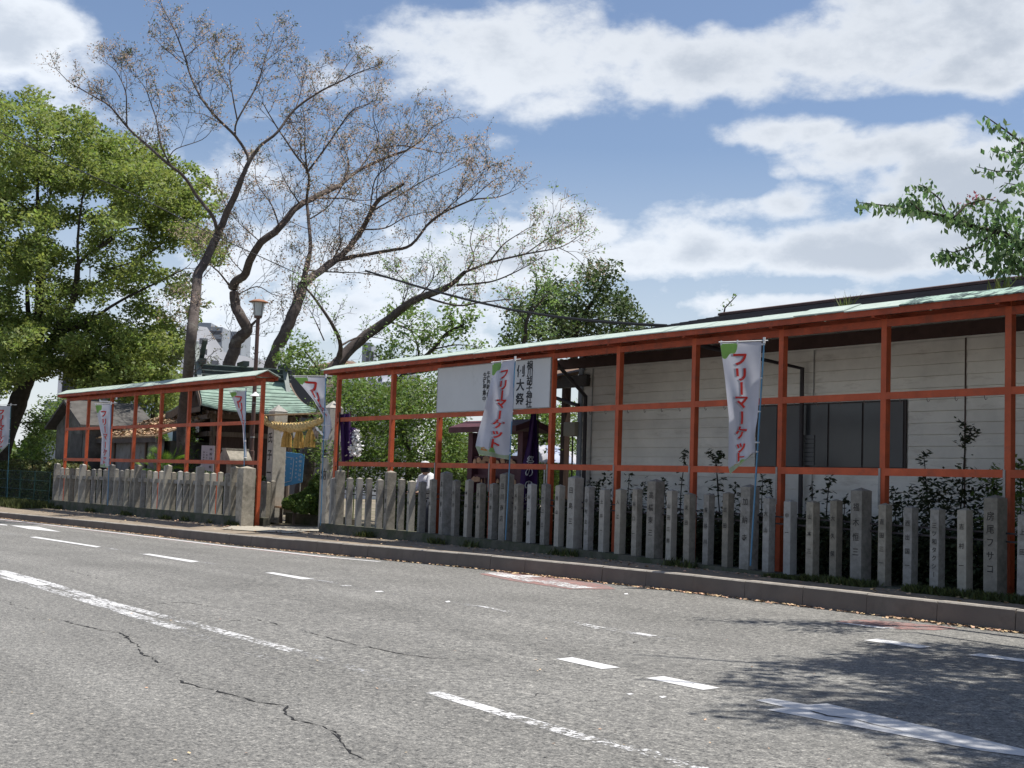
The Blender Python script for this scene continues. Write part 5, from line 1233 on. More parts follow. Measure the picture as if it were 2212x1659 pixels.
# ================================================================== trees
def smooth_poly(P, n=4):
    P = [np.array(p, float) for p in P]; out = []
    for i in range(len(P)-1):
        p0 = P[max(i-1, 0)]; p1 = P[i]; p2 = P[i+1]; p3 = P[min(i+2, len(P)-1)]
        for k in range(n):
            t = k/n; out.append(.5*((2*p1)+(-p0+p2)*t+(2*p0-5*p1+4*p2-p3)*t*t+(-p0+3*p1-3*p2+p3)*t**3))
    out.append(P[-1]); return out
class Tree:
    def __init__(s, name, label, cat, limbs, depth, seed, amp=1.6, base=None, bark='bark', group=None):
        s.rng = np.random.default_rng(seed); s.depth = depth; s.amp = amp; s.ph = s.rng.random(4)*6
        s.l0 = limbs[0][0]
        s.limbs = []
        for L in limbs: s.limbs.append([(s.pt(x, y), r) for x, y, r in L])
        b = base if base is not None else s.limbs[0][0][0]
        s.t = thing(name, label, cat, (float(b[0]), float(b[1]), .27), group)
        s.mb = MB(); s.tw = MB(); s.tips = []; s.bark = bark
    def pt(s, x, y):
        k = min(1, abs(y-s.l0[1])/250.)
        off = s.amp*k*(math.sin(x*.011+s.ph[0])+.7*math.sin(y*.013+s.ph[1])+.4*math.sin((x+y)*.027+s.ph[2]))
        return np.array(dp(x, y, s.depth+off))
    def build_limbs(s, sides=9):
        for L in s.limbs:
            P = smooth_poly([p for p, r in L], 4); R = np.interp(np.linspace(0, 1, len(P)), np.linspace(0, 1, len(L)), [r for p, r in L])
            P = [p+s.rng.normal(0, .05, 3)*r for p, r in zip(P, R)]; R = np.where(R < .10, R*.72, R*.9)
            s.mb.tube([Vector(p) for p in P], list(R), sides if R[0] > .05 else 5, cap=False)
            s.grown = getattr(s, 'grown', []); s.grown.append((P, R))
    def twig(s, p, d, L, r, lv, curl):
        n = 4; P = [p]; d = d/np.linalg.norm(d); q = p
        for i in range(n):
            d = d + s.rng.normal(0, .16, 3) + np.array([0, 0, curl]); d /= np.linalg.norm(d)
            q = q+d*L/n; P.append(q)
        R = [r*(1-.75*i/n) for i in range(n+1)]
        s.tw.tube([Vector(a) for a in P], R, 3 if r < .012 else 4, cap=False)
        if lv > 0:
            k = s.kids[lv-1]
            for j in range(k):
                f = .2+.8*(j+s.rng.random())/k; i = min(n-1, int(f*n)); a = P[i]+(P[i+1]-P[i])*(f*n-i)
                ax = s.rng.normal(0, 1, 3); ax -= d*ax.dot(d); ax /= np.linalg.norm(ax)+1e-6
                ang = s.rng.uniform(.45, .95); nd = (P[i+1]-P[i]); nd = nd/np.linalg.norm(nd)*math.cos(ang)+ax*math.sin(ang)
                s.twig(a, nd, L*s.rng.uniform(.42, .66), max(s.rmin, R[i]*.62), lv-1, curl)
        s.tips.append(P[-1])
        if lv == 0: s.tips.append(P[-2])
    def grow(s, step, L0, lv=2, kids=(3, 4), r0=.022, rmin=.0075, curl=.10, start=.3, spread=(.5, 1.1), lens=None):
        s.kids = kids; s.rmin = rmin
        for gi, (P, R) in enumerate(s.grown):
            acc = 0; tot = sum(np.linalg.norm(P[i+1]-P[i]) for i in range(len(P)-1)); nxt = tot*start; run = 0
            for i in range(len(P)-1):
                seg = np.linalg.norm(P[i+1]-P[i]); 
                while run+seg > nxt:
                    f = (nxt-run)/seg; a = P[i]+(P[i+1]-P[i])*f; d = (P[i+1]-P[i])/seg
                    ax = s.rng.normal(0, 1, 3); ax[2] = abs(ax[2])*.8+.15; ax -= d*ax.dot(d); ax /= np.linalg.norm(ax)
                    ang = s.rng.uniform(*spread); frac = nxt/tot
                    s.twig(a, d*math.cos(ang)+ax*math.sin(ang), L0*(1.15-.75*frac)*s.rng.uniform(.6, 1.25), min(R[i]*.6, r0), lv, curl)
                    nxt += step*s.rng.uniform(.6, 1.4)
                run += seg
            d = P[-1]-P[-2]
            for _ in range(2): s.twig(P[-1], d/np.linalg.norm(d)+s.rng.normal(0, .3, 3), L0*.5, r0*.5, max(0, lv-1), curl)
    def finish(s, trunk='trunk', twigs='twigs'):
        s.mb.build(trunk, M[s.bark], s.t, smooth=True)
        if s.tw.v: o = s.tw.build(twigs, M['twig'] if s.bark == 'bark' else M['bark_dark'], s.t); o['kind'] = 'stuff'
    def tufts(s, name, material, n_per, spread, size, frac=1.0, hang=0.0, aspect=.5, droop=.4, cond=None):
        T = np.array([t for t in s.tips if (cond is None or cond(t)) and s.rng.random() < frac])
        if not len(T): return
        P = np.repeat(T, n_per, axis=0)+s.rng.normal(0, spread, (len(T)*n_per, 3)); P[:, 2] -= hang*s.rng.random(len(P))
        o = quads(name, leaves(P, size, aspect, droop, .2), M[material], s.t); o['kind'] = 'stuff'; return o
def sc(L, f, ra, rb):
    """scale a traced limb; radii fall from ra to rb"""
    n = len(L); return [(*f(*p), ra+(rb-ra)*i/(n-1)) for i, p in enumerate(L)]
A_ = lambda x, y: (.3968*x, .3968*y)
B_ = lambda x, y: (658.3+.3968*x, 219.4+.3968*y)
Z5 = lambda x, y: (329.2+.1488*x, 630.9+.1488*y)
ID = lambda x, y: (x, y)
# bare tree nearest the big green one
limbs = [sc([(393,1000),(396,900),(405,820),(413,730),(421,658),(428,595),(440,571),(455,540),(470,508)], ID, .20, .135),
 sc([(470,508),(492,456),(508,421),(524,381),(538,349)], ID, .125, .09),
 sc([(1355,880),(1340,830),(1280,740),(1180,640),(1100,540),(1040,420),(1000,290),(940,140),(890,50),(870,-10)], A_, .07, .014),
 sc([(1355,880),(1420,790),(1510,720),(1600,600),(1740,500),(1860,440),(1950,395),(2050,360)], A_, .075, .014),
 sc([(1185,1280),(1160,1180),(1080,1080),(1000,960),(900,880),(800,790),(700,700),(600,580),(520,530),(450,490),(380,450),(310,380)], A_, .085, .012),
 sc([(690,690),(688,600),(684,500),(640,400),(600,360),(560,330)], A_, .035, .010), sc([(684,500),(690,430),(660,360),(675,325)], A_, .02, .009),
 sc([(930,900),(880,800),(850,650),(820,560),(790,480),(745,420)], A_, .04, .010), sc([(850,640),(870,560),(850,480)], A_, .02, .009),
 sc([(920,860),(960,810),(1100,760),(1160,700)], A_, .025, .010),
 sc([(1280,740),(1290,660),(1380,500),(1420,400),(1440,330),(1480,220),(1495,135)], A_, .045, .010), sc([(1430,350),(1500,290),(1560,250)], A_, .02, .009),
 sc([(1290,650),(1270,540),(1250,400),(1255,300),(1250,230)], A_, .035, .009), sc([(1260,500),(1200,400),(1160,270)], A_, .025, .009),
 sc([(1010,310),(1080,250),(1130,220),(1165,190)], A_, .025, .009), sc([(1000,350),(930,290),(870,240),(810,170)], A_, .025, .009),
 sc([(1130,570),(1080,520),(1010,530)], A_, .02, .009), sc([(1240,690),(1180,660),(1100,620),(980,610)], A_, .022, .008),
 sc([(1720,510),(1700,400),(1790,350)], A_, .02, .008), sc([(1820,460),(1900,340),(1930,300)], A_, .02, .008), sc([(1600,610),(1640,480),(1590,370)], A_, .028, .008)]
ta = Tree('bare_tree', 'tall slender bare tree with dry seed clusters rising beside the big green tree', 'tree', limbs, 41, 3, 1.2, group='nearly leafless trees round the shrine')
ta.build_limbs(); ta.grow(.46, 1.1, 2, (3, 4), .012, .0075, .06, .33); ta.finish()
ta.tufts('seed_clusters', 'seeds', 5, .10, .068, .42, hang=.14, cond=lambda t: t[2] > 5.5); ta.tufts('leaf_tufts', 'bud', 3, .05, .07, .35)
# bent tree behind the shrine
limbs = [sc([(1100,1300),(1120,1040),(1190,850),(1200,750),(1290,640),(1375,555),(1330,430),(1270,320),(1210,200),(1190,0)], Z5, .27, .20),
 sc([(1265,1570),(1285,1530),(1330,1500),(1360,1420),(1420,1320),(1520,1240),(1600,1140),(1700,1080),(1850,1010)], A_, .19, .11),
 sc([(1850,1010),(1950,930),(2100,860),(2212,820)], A_, .10, .06), sc([(380,262),(520,240),(640,260),(760,280),(870,250)], B_, .05, .012),
 sc([(2212,820),(2300,760),(2360,690),(2450,640)], A_, .05, .012), sc([(1265,1575),(1200,1490),(1150,1440),(1130,1370),(1060,1300)], A_, .06, .012), sc([(1375,555),(1450,470),(1520,400)], Z5, .10, .05),
 sc([(1300,1600),(1400,1560),(1480,1600),(1560,1620)], A_, .035, .012),
 sc([(1520,1240),(1480,1120),(1400,1000),(1390,900)], A_, .05, .010), sc([(1640,1120),(1560,1000),(1500,860)], A_, .045, .010),
 sc([(1850,1010),(1900,900),(1860,780),(1800,660)], A_, .05, .010), sc([(1950,930),(2060,760),(2030,640),(2040,540)], A_, .045, .009), sc([(2100,860),(2200,720),(2250,600)], A_, .04, .009),
 sc([(1700,1080),(1850,1080),(2000,1090),(2150,1060)], A_, .05, .012), sc([(1330,1490),(1250,1400),(1230,1330)], A_, .03, .01), sc([(1420,1320),(1330,1240),(1280,1190),(1250,1150)], A_, .03, .01)]
tb = Tree('bare_tree', 'crooked nearly bare tree rising from behind the shrine roof beside the lamp', 'tree', limbs, 50, 5, 1.6, group='nearly leafless trees round the shrine')
tb.build_limbs(); tb.grow(.54, 1.6, 2, (3, 4), .014, .009, .06, .25); tb.finish()
tb.tufts('seed_clusters', 'seeds', 6, .12, .082, .42, hang=.14, cond=lambda t: t[2] > 7.5); tb.tufts('leaf_tufts', 'bud', 3, .06, .08, .3)
# leaning tree with upright and spreading limbs
limbs = [sc([(570,860),(582,796),(601,750),(615,720),(634,675),(649,638),(655,611)], ID, .26, .19),
 sc([(1650,1540),(1780,1450),(1880,1370),(1970,1250),(2050,1100),(2120,1050),(2200,1000)], A_, .15, .07),
 sc([(1650,1540),(1670,1450),(1690,1350),(1680,1200),(1670,1080),(1680,950),(1600,830),(1500,680),(1430,560)], A_, .12, .02),
 sc([(1670,940),(1760,820),(1900,620),(1960,580),(2030,560)], A_, .06, .012), sc([(1680,960),(1660,820),(1660,680),(1640,560)], A_, .05, .010),
 sc([(300,740),(350,620),(380,430),(460,350),(560,260),(600,200)], B_, .05, .010),
 sc([(240,850),(460,810),(580,780),(700,640),(900,540),(1050,520),(1150,480)], B_, .10, .012),
 sc([(0,1000),(130,880),(240,850)], B_, .12, .10), sc([(360,600),(500,520),(650,430),(760,380),(870,330)], B_, .045, .010),
 sc([(640,700),(800,560),(900,470),(980,380)], B_, .04, .010), sc([(900,540),(1000,450),(1080,400)], B_, .03, .009), sc([(1970,1250),(2100,1240),(2212,1180),(2350,1150)], A_, .05, .010),
 sc([(1650,1470),(1800,1480),(2000,1490),(2212,1540)], A_, .05, .012), sc([(1620,1640),(1590,1560),(1600,1480),(1630,1400)], A_, .04, .01),
 sc([(1690,1190),(1800,1110),(1880,960),(1860,840)], A_, .045, .010), sc([(1780,1450),(1850,1340),(1850,1200),(1900,1060)], A_, .045, .010), sc([(2050,1100),(2060,960),(2120,860)], A_, .035, .009)]
tc_ = Tree('bare_tree', 'leaning nearly bare tree with the widest crown in the middle of the picture', 'tree', limbs, 47, 9, 1.6, group='nearly leafless trees round the shrine')
tc_.build_limbs(); tc_.grow(.50, 1.5, 2, (3, 4), .014, .0085, .05, .25); tc_.finish()
tc_.tufts('seed_clusters', 'seeds', 6, .12, .082, .42, hang=.14, cond=lambda t: t[2] > 7); tc_.tufts('leaf_tufts', 'bud', 3, .06, .08, .3)
# strongly leaning tree at the gate
limbs = [sc([(652,1075),(661,1012),(672,967),(690,915),(706,864),(711,819),(724,791),(737,779)], ID, .27, .21),
 sc([(175,1425),(300,1300),(450,1190),(600,1080),(760,1020),(870,930)], B_, .20, .08), sc([(870,930),(1000,880),(1200,830),(1400,790),(1520,710)], B_, .055, .012),
 sc([(830,1000),(940,990),(1050,970),(1200,900),(1300,840)], B_, .05, .010), sc([(180,1420),(195,1330),(160,1230),(60,1080),(0,1010)], B_, .11, .03), sc([(195,1330),(300,1280),(420,1290)], B_, .05, .012),
 sc([(880,925),(920,850),(900,760),(930,640)], B_, .04, .009), sc([(1000,880),(1080,780),(1150,730),(1250,670)], B_, .035, .009), sc([(1200,830),(1300,760),(1400,700),(1450,680)], B_, .03, .009), sc([(1380,795),(1450,830),(1510,880)], B_, .02, .009),
 sc([(640,1060),(820,1110),(950,1095),(1080,1080),(1150,1075)], B_, .05, .012), sc([(450,1190),(520,1120),(560,1010),(500,930)], B_, .04, .010), sc([(600,1085),(700,960),(680,860)], B_, .04, .010), sc([(470,1200),(600,1260),(660,1330)], B_, .05, .012),
 sc([(105,1300),(60,1200),(20,1120)], B_, .03, .01), sc([(730,850),(760,842),(800,850),(850,846)], ID, .09, .03), sc([(708,850),(730,872),(760,862)], ID, .06, .02)]
td = Tree('bare_tree', 'thick trunked bare tree leaning right from the gate over the long frame', 'tree', limbs, 38.5, 21, 1.3, group='nearly leafless trees round the shrine')
td.build_limbs(); td.grow(.44, 1.1, 2, (3, 4), .012, .0075, .05, .32); td.finish()
td.tufts('seed_clusters', 'seeds', 5, .10, .066, .40, hang=.14, cond=lambda t: t[0] > -32); td.tufts('leaf_tufts', 'leaf_light', 3, .06, .075, .5)

# ---- big green tree at left
def in_poly(x, y, P):
    c = False; j = len(P)-1
    for i in range(len(P)):
        xi, yi = P[i]; xj, yj = P[j]
        if (yi > y) != (yj > y) and x < (xj-xi)*(y-yi)/(yj-yi)+xi: c = not c
        j = i
    return c
limbs = [sc([(-5,1010),(5,960),(28,900),(45,850),(62,800),(75,740),(83,690)], ID, .50, .30), sc([(83,690),(85,640),(84,560),(83,476),(81,400),(79,278)], ID, .22, .05),
 sc([(62,800),(95,760),(130,700),(160,640),(168,570)], ID, .22, .12), sc([(168,570),(200,540),(240,520),(270,470),(300,420)], ID, .10, .03), sc([(170,575),(168,520),(175,450),(185,400),(215,370)], ID, .09, .03),
 sc([(84,480),(55,450),(20,420),(-10,380)], ID, .09, .03), sc([(84,475),(110,420),(105,370),(110,330)], ID, .08, .03), sc([(120,720),(180,700),(260,650),(340,610),(400,580)], ID, .12, .03), sc([(200,545),(260,500),(340,490),(400,480)], ID, .07, .02),
 sc([(240,580),(300,560),(360,520),(430,470)], ID, .06, .02), sc([(100,745),(150,760),(230,745),(300,740)], ID, .07, .02), sc([(45,850),(20,800),(-10,740)], ID, .14, .06), sc([(160,640),(230,600),(290,590)], ID, .07, .02), sc([(62,700),(58,600),(60,520),(30,470)], ID, .12, .03)]
tg = Tree('evergreen_tree', 'big green broadleaf tree filling the upper left corner, dark trunk leaning left', 'tree', limbs, 55, 33, 1.0, bark='bark_dark')
tg.build_limbs(); tg.grow(2.0, 2.0, 1, (3,), .03, .012, .04, .3); tg.finish()
out = [(-120,260),(-60,215),(0,207),(45,205),(55,185),(72,180),(85,200),(115,214),(147,222),(175,238),(198,262),(230,272),(255,282),(285,294),(317,302),(341,317),(365,337),(381,350),(400,354),(420,357),(440,377),(450,397),(476,402),(492,417),(496,436),(476,456),(455,472),(436,488),(452,500),(476,512),(488,532),(486,552),(468,567),(436,588),(417,603),(448,635),(452,660),(430,690),(400,720),(395,770),(380,800),(400,850),(385,880),(330,868),(250,862),(200,850),(150,845),(110,840),(70,800),(30,830),(-20,880),(-120,880)]
holes = [(220,440,30,16),(140,515,28,20),(186,582,30,16),(337,632,26,12),(395,575,24,12),(262,560,26,12),(300,500,18,10),(150,430,20,12),(60,430,16,12),(30,500,22,16),(180,655,20,16),(140,800,20,22),(165,865,40,14),(300,700,20,12),(420,640,14,16),(355,655,30,14),(250,650,24,14),(60,640,20,22),(350,560,26,10),(215,745,24,16),(390,690,18,14)]
cs = []; rs = []
rg = np.random.default_rng(5); tries = 0
while len(cs) < 980 and tries < 60000:
    tries += 1; x = rg.uniform(-120, 500); y = rg.uniform(178, 895)
    if not in_poly(x, y, out): continue
    if any(((x-hx)/(a+9))**2+((y-hy)/(b+9))**2 < 1 for hx, hy, a, b in holes): continue
    edge = not (in_poly(x-30, y, out) and in_poly(x+30, y, out) and in_poly(x, y-30, out))
    if y > 480 and not edge and rg.random() < .12: continue
    q = rg.random(); dd = rg.normal(0, 2.6) if not edge else rg.normal(0, 1.3)
    cs.append(np.array(dp(x, y, 55+dd))); rs.append(rg.uniform(.30, .55) if edge else rg.uniform(.42, .85))
for _ in range(170):
    x = rg.uniform(20, 395); y = rg.uniform(690, 850)
    if in_poly(x, y, out): cs.append(np.array(dp(x, y, 54+rg.normal(0, 1.5)))); rs.append(rg.uniform(.4, .75))
P = blob_pts(cs, rs, 330, .62); V = leaves(P, .165, .58, .1, .35)
o = quads('crown', V, M['leaf_camphor'], tg.t); o['kind'] = 'stuff'
tg_n = len(P)

# ---- generic leafy plants
def leafy(name, label, cat, centres, radii, density, size, material, stems=None, bark='bark_dark', loc=None, aspect=.5, droop=.2, up=.4, flat=.8, group=None, stuff=True):
    c0 = centres[0] if loc is None else loc
    t = thing(name, label, cat, (float(c0[0]), float(c0[1]), .27), group)
    if density: 
        P = blob_pts([np.array(c) for c in centres], radii, density, flat); o = quads('foliage', leaves(P, size, aspect, droop, up), M[material], t); o['kind'] = 'stuff'
    if stems:
        mb = MB()
        for S_ in stems: mb.tube([Vector(p) for p, r in S_], [r for p, r in S_], 6, cap=False)
        mb.build('stem', M[bark], t, smooth=True)
    return t
def cloud_px(rg, box, n, depth, dd, poly=None):
    out = []
    while len(out) < n:
        x = rg.uniform(box[0], box[2]); y = rg.uniform(box[1], box[3])
        if poly and not in_poly(x, y, poly): continue
        out.append(np.array(dp(x, y, depth+rg.normal(0, dd))))
    return out
rg = np.random.default_rng(8)
# dark evergreen right of middle
poly = [(1090,760),(1075,700),(1110,668),(1150,640),(1185,620),(1210,600),(1225,640),(1262,612),(1268,580),(1290,566),(1335,572),(1348,600),(1330,620),(1350,640),(1362,665),(1385,690),(1402,705),(1400,760),(1250,770)]
C_ = cloud_px(rg, (1075,566,1402,770), 210, 45, 1.3, poly)
st = [[(dp(1240,830,45), .16), (dp(1240,760,45), .13), (dp(1245,700,45), .10), (dp(1290,640,45), .05), (dp(1310,590,45), .02)], [(dp(1243,740,45), .08), (dp(1200,690,45), .05), (dp(1140,655,45), .02)], [(dp(1250,700,45), .06), (dp(1330,680,45), .02)]]
leafy('evergreen_tree', 'dark glossy evergreen tree standing behind the roof of the long frame', 'tree', C_, [rg.uniform(.28, .6) for _ in C_], 300, .15, 'leaf_dark', st, loc=dp(1240, 830, 45))
# light thin tree left of it
limbs = [sc([(1070,960),(1072,860),(1130,745),(1136,700),(1150,660)], ID, .10, .06), sc([(1150,660),(1160,610),(1150,585)], ID, .045, .012), sc([(1140,690),(1165,655),(1200,620),(1225,596)], ID, .04, .010), sc([(1140,700),(1110,665),(1085,640)], ID, .03, .010), sc([(1145,670),(1190,640),(1230,630)], ID, .02, .009)]
tl = Tree('young_tree', 'thin young tree with sparse light leaves before the dark evergreen', 'tree', limbs, 42, 14, .6, bark='bark_dark'); tl.build_limbs(); tl.grow(.5, .8, 1, (3,), .014, .008, .06, .3); tl.finish()
tl.tufts('leaves', 'leaf_light', 9, .12, .12, .8, aspect=.5)
C_ = cloud_px(rg, (1075,600,1250,750), 40, 42, .8, [(1075,680),(1100,660),(1200,640),(1225,680),(1180,750),(1090,755)])
o = quads('foliage', leaves(blob_pts(C_, [rg.uniform(.2, .4) for _ in C_], 150, .6), .12, .5, .2, .4), M['leaf_light'], tl.t); o['kind'] = 'stuff'
# light green maple like tree left above the frame
limbs = [sc([(868,960),(862,900),(850,850),(870,810),(905,780),(935,755),(965,720),(1000,702)], ID, .12, .05), sc([(865,825),(840,790),(810,765)], ID, .06, .02), sc([(905,780),(900,740),(880,705),(850,690)], ID, .05, .012), sc([(935,755),(985,745),(1020,748)], ID, .04, .012), sc([(965,720),(1003,700)], ID, .05, .045), sc([(870,810),(940,800),(990,790)], ID, .04, .012), sc([(850,840),(815,850),(780,870),(745,862)], ID, .05, .012)]
tm = Tree('maple_tree', 'spreading tree with fresh light green leaves over the left end of the long frame', 'tree', limbs, 40, 17, .8, bark='bark_dark'); tm.build_limbs(); tm.grow(.42, .85, 1, (4,), .014, .008, .03, .25); tm.finish()
tm.tufts('leaves', 'leaf_light', 8, .13, .13, .9, aspect=.55)
C_ = cloud_px(rg, (780,660,1025,785), 75, 40, .9, [(790,780),(800,740),(860,725),(850,670),(900,665),(960,690),(1020,745),(1020,780)])
o = quads('foliage', leaves(blob_pts(C_, [rg.uniform(.16, .36) for _ in C_], 170, .4), .12, .5, .2, .5), M['leaf_light'], tm.t); o['kind'] = 'stuff'
# leafy boughs by the shrine and the twisted flag
C_ = cloud_px(rg, (600,715,735,815), 60, 41, .7, [(600,760),(625,745),(640,715),(668,735),(690,765),(712,790),(722,815),(650,815),(600,790)])
leafy('small_tree', 'small light green tree between the shrine roof and the leaning trunk', 'tree', C_, [rg.uniform(.2, .42) for _ in C_], 240, .12, 'leaf_mid', [[(dp(705,1010,41), .09), (dp(700,900,41), .07), (dp(690,800,41), .04), (dp(660,760,41), .02)]], loc=dp(705, 1010, 41))
# bushes behind the long frame
poly = [(690,1000),(700,900),(725,815),(760,812),(790,830),(830,850),(860,830),(900,820),(950,800),(960,880),(1000,890),(1000,930),(1060,960),(1070,1010),(1040,1020),(900,1040),(700,1040)]
C_ = cloud_px(rg, (690,810,1070,1040), 420, 35, 1.2, poly)
leafy('camellia_bush', 'wide dense green bush behind the left bays of the long orange frame', 'bush', C_, [rg.uniform(.28, .55) for _ in C_], 380, .10, 'leaf_mid', [[(dp(880,1060,35), .10), (dp(885,980,35), .08), (dp(860,900,35), .04)], [(dp(885,980,35), .06), (dp(940,930,35), .03)], [(dp(880,1020,35), .07), (dp(960,1010,35), .05), (dp(1020,985,35), .04)]], loc=dp(880, 1040, 35))
C_ = cloud_px(rg, (700,1010,1000,1060), 50, 33.5, .5)
leafy('low_shrub', 'dark low shrubs behind the hedge at the left end of the long frame', 'shrub', C_, [rg.uniform(.2, .4) for _ in C_], 260, .08, 'leaf_dark', loc=dp(850, 1050, 33.5))
C_ = cloud_px(rg, (1100,880,1250,1060), 230, 33, .9, [(1100,890),(1200,870),(1250,880),(1255,1060),(1100,1060)])
leafy('camellia_bush', 'green bush behind the parasol at the corner of the cream building', 'bush', C_, [rg.uniform(.25, .5) for _ in C_], 260, .10, 'leaf_mid', [[(dp(1175,1080,33), .09), (dp(1180,900,33), .05)]], loc=dp(1175, 1060, 33))
C_ = cloud_px(rg, (616,1030,700,1108), 50, 34.5, .5, [(618,1085),(640,1070),(665,1058),(680,1040),(700,1035),(700,1105),(640,1102),(618,1095)])
leafy('gate_bush', 'rounded green bush standing inside the gate in front of the blue board', 'bush', C_, [rg.uniform(.10, .20) for _ in C_], 900, .085, 'leaf_mid', loc=dp(655, 1080, 34.5))
C_ = cloud_px(rg, (600,880,712,1010), 46, 48, 1.5)
leafy('garden_tree', 'green foliage in the garden beyond the gate, behind the straw tassels', 'tree', C_, [rg.uniform(.3, .6) for _ in C_], 150, .13, 'leaf_mid', [[(dp(640,1030,48), .12), (dp(645,900,48), .08)]], loc=dp(650, 1030, 48))
# foliage behind the shorter frame
C_ = cloud_px(rg, (88,868,150,960), 60, 62, 2)+cloud_px(rg, (60,900,92,1010), 50, 58, 1.5)
leafy('riverside_bush', 'mid green bushes between the big trunk and the old shed', 'bush', C_, [rg.uniform(.4, .8) for _ in C_], 120, .16, 'leaf_mid', loc=dp(80, 1010, 60))
C_ = cloud_px(rg, (250,840,420,905), 60, 56, 1.5)
leafy('background_tree', 'green tree crown behind the leaf strewn shed roof', 'tree', C_, [rg.uniform(.35, .7) for _ in C_], 150, .15, 'leaf_camphor', [[(dp(330,1000,56), .15), (dp(330,880,56), .09)]], loc=dp(330, 1000, 56))
C_ = cloud_px(rg, (395,905,425,1010), 30, 42.3, .4)
leafy('shrine_shrub', 'slim green shrub at the near corner of the shrine hall', 'shrub', C_, [rg.uniform(.15, .3) for _ in C_], 330, .09, 'leaf_mid', loc=dp(405, 1000, 42.3))
# hedge at far left and along the inside of the left fence
def hedge(name, label, x0, x1, yf, wy, z0, z1, n, size, material):
    xs = RNG.uniform(x0, x1, n); P = np.stack([xs, np.zeros(n), np.zeros(n)], 1)
    f = RNG.random(n); face = RNG.random(n) < .55
    P[:, 1] = [yf(x) for x in xs]; P[:, 1] += np.where(face, RNG.random(n)*.12, RNG.random(n)*wy)
    top = z1+.10*np.sin(xs*1.3)+.07*np.sin(xs*3.7+1)+.05*np.sin(xs*9)
    P[:, 2] = np.where(face, z0+(top-z0)*f, top-RNG.random(n)*.12)
    t = thing(name, label, 'hedge', ((x0+x1)/2, yf((x0+x1)/2)+wy/2, .1))
    o = quads('foliage', leaves(P, size, .6, .1, .3), M[material], t); o['kind'] = 'stuff'
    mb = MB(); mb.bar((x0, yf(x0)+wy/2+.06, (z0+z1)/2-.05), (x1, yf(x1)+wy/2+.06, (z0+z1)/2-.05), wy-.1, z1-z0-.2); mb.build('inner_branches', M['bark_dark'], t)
hedge('clipped_hedge', 'reddish green clipped hedge above the wire fence at the far left', -64, -46.3, lambda x: 13.25+(x+47)*.03, 1.0, .1, 1.62, 26000, .09, 'hedge')
hedge('inner_hedge', 'dark hedge just inside the left stone post fence', -45.8, -33, lambda x: 14.1+(x+46)*.05, .5, .2, 1.40, 14000, .085, 'leaf_dark')
# palm
def palm():
    c = dp(352, 1010, 40.5); t = thing('fan_palm', 'low bright green palm with spiky fronds behind the shorter frame', 'palm', (c.x, c.y, .27))
    mb = MB(); mb.tube([(c.x, c.y, .27), (c.x, c.y, c.z-.1)], [.12, .09], 8); mb.build('trunk', M['bark_dark'], t)
    rg = np.random.default_rng(2); 
    for k in range(34):
        a = rg.uniform(0, 6.283); el = rg.uniform(.0, 1.35); L_ = rg.uniform(.55, 1.0); base = Vector((c.x+rg.normal(0, .28), c.y+rg.normal(0, .1), c.z-.15+rg.normal(0, .12)))
        d = Vector((math.cos(a)*math.cos(el)*1.15, math.sin(a)*math.cos(el), math.sin(el))); tip = base+d*L_*.5
        mb = MB(); sd = d.cross(Vector((0, 0, 1))).normalized(); upv = sd.cross(d)
        mb.tube([base, tip], .008, 3)
        for j in range(15):
            f = (j-7)/7; dd = (d+sd*f*1.1+upv*.1*(1-abs(f))).normalized(); e = tip+dd*L_*.55*(1-.25*abs(f)); e.z -= .10*L_
            w = sd*.014*(1-abs(f)*.5)+upv*.008; m_ = tip.lerp(e, .55)+Vector((0, 0, .03)); mb.add([tip, m_-w, e, m_+w], [(0, 1, 2, 3)])
        mb.build('frond', M['palm'], t)
palm()

# ---- shrubs against the cream building (between frame and wall)
def shrub(name, label, stems, n_leaf, size, seed, material='leaf_shrub', bark='bark_dark', base_mass=None, pairs=True, group=None, trl=None):
    rg = np.random.default_rng(seed); pts = []; mb = MB(); cen = []
    for S_ in stems:
        P = smooth_poly([np.array(p) for p in S_], 6); mb.tube([Vector(p) for p in P], list(np.linspace(.014, .004, len(P))), 5, cap=False)
        m = len(P); 
        for i in range(1, m):
            for _ in range(max(1, int(n_leaf/m))):
                q = P[i]*1.0+rg.normal(0, .012, 3); r = rg.uniform(.02, .19)*(1.15-.85*i/m); a = rg.random()*6.283
                pts.append(q+np.array([math.cos(a)*r, math.sin(a)*r, rg.normal(.0, .03)]))
    if base_mass:
        C_, R_ = base_mass; pts = np.concatenate([np.array(pts), blob_pts(C_, R_, 330, .8)]) if pts else blob_pts(C_, R_, 330, .8)
    pts = np.array(pts); b = stems[0][0]
    t = thing(name, label, 'shrub', (float(b[0]), float(b[1]), .27), group)
    o = quads('foliage', leaves(pts, size, .42, .35, .9), M[material], t); o['kind'] = 'stuff'
    mb.build('stem', M[bark], t, smooth=True)
G = 'shrubs between the frame and the cream building'
def ab(x, y, Y=15.6): return np.array(at(x, y, Y))
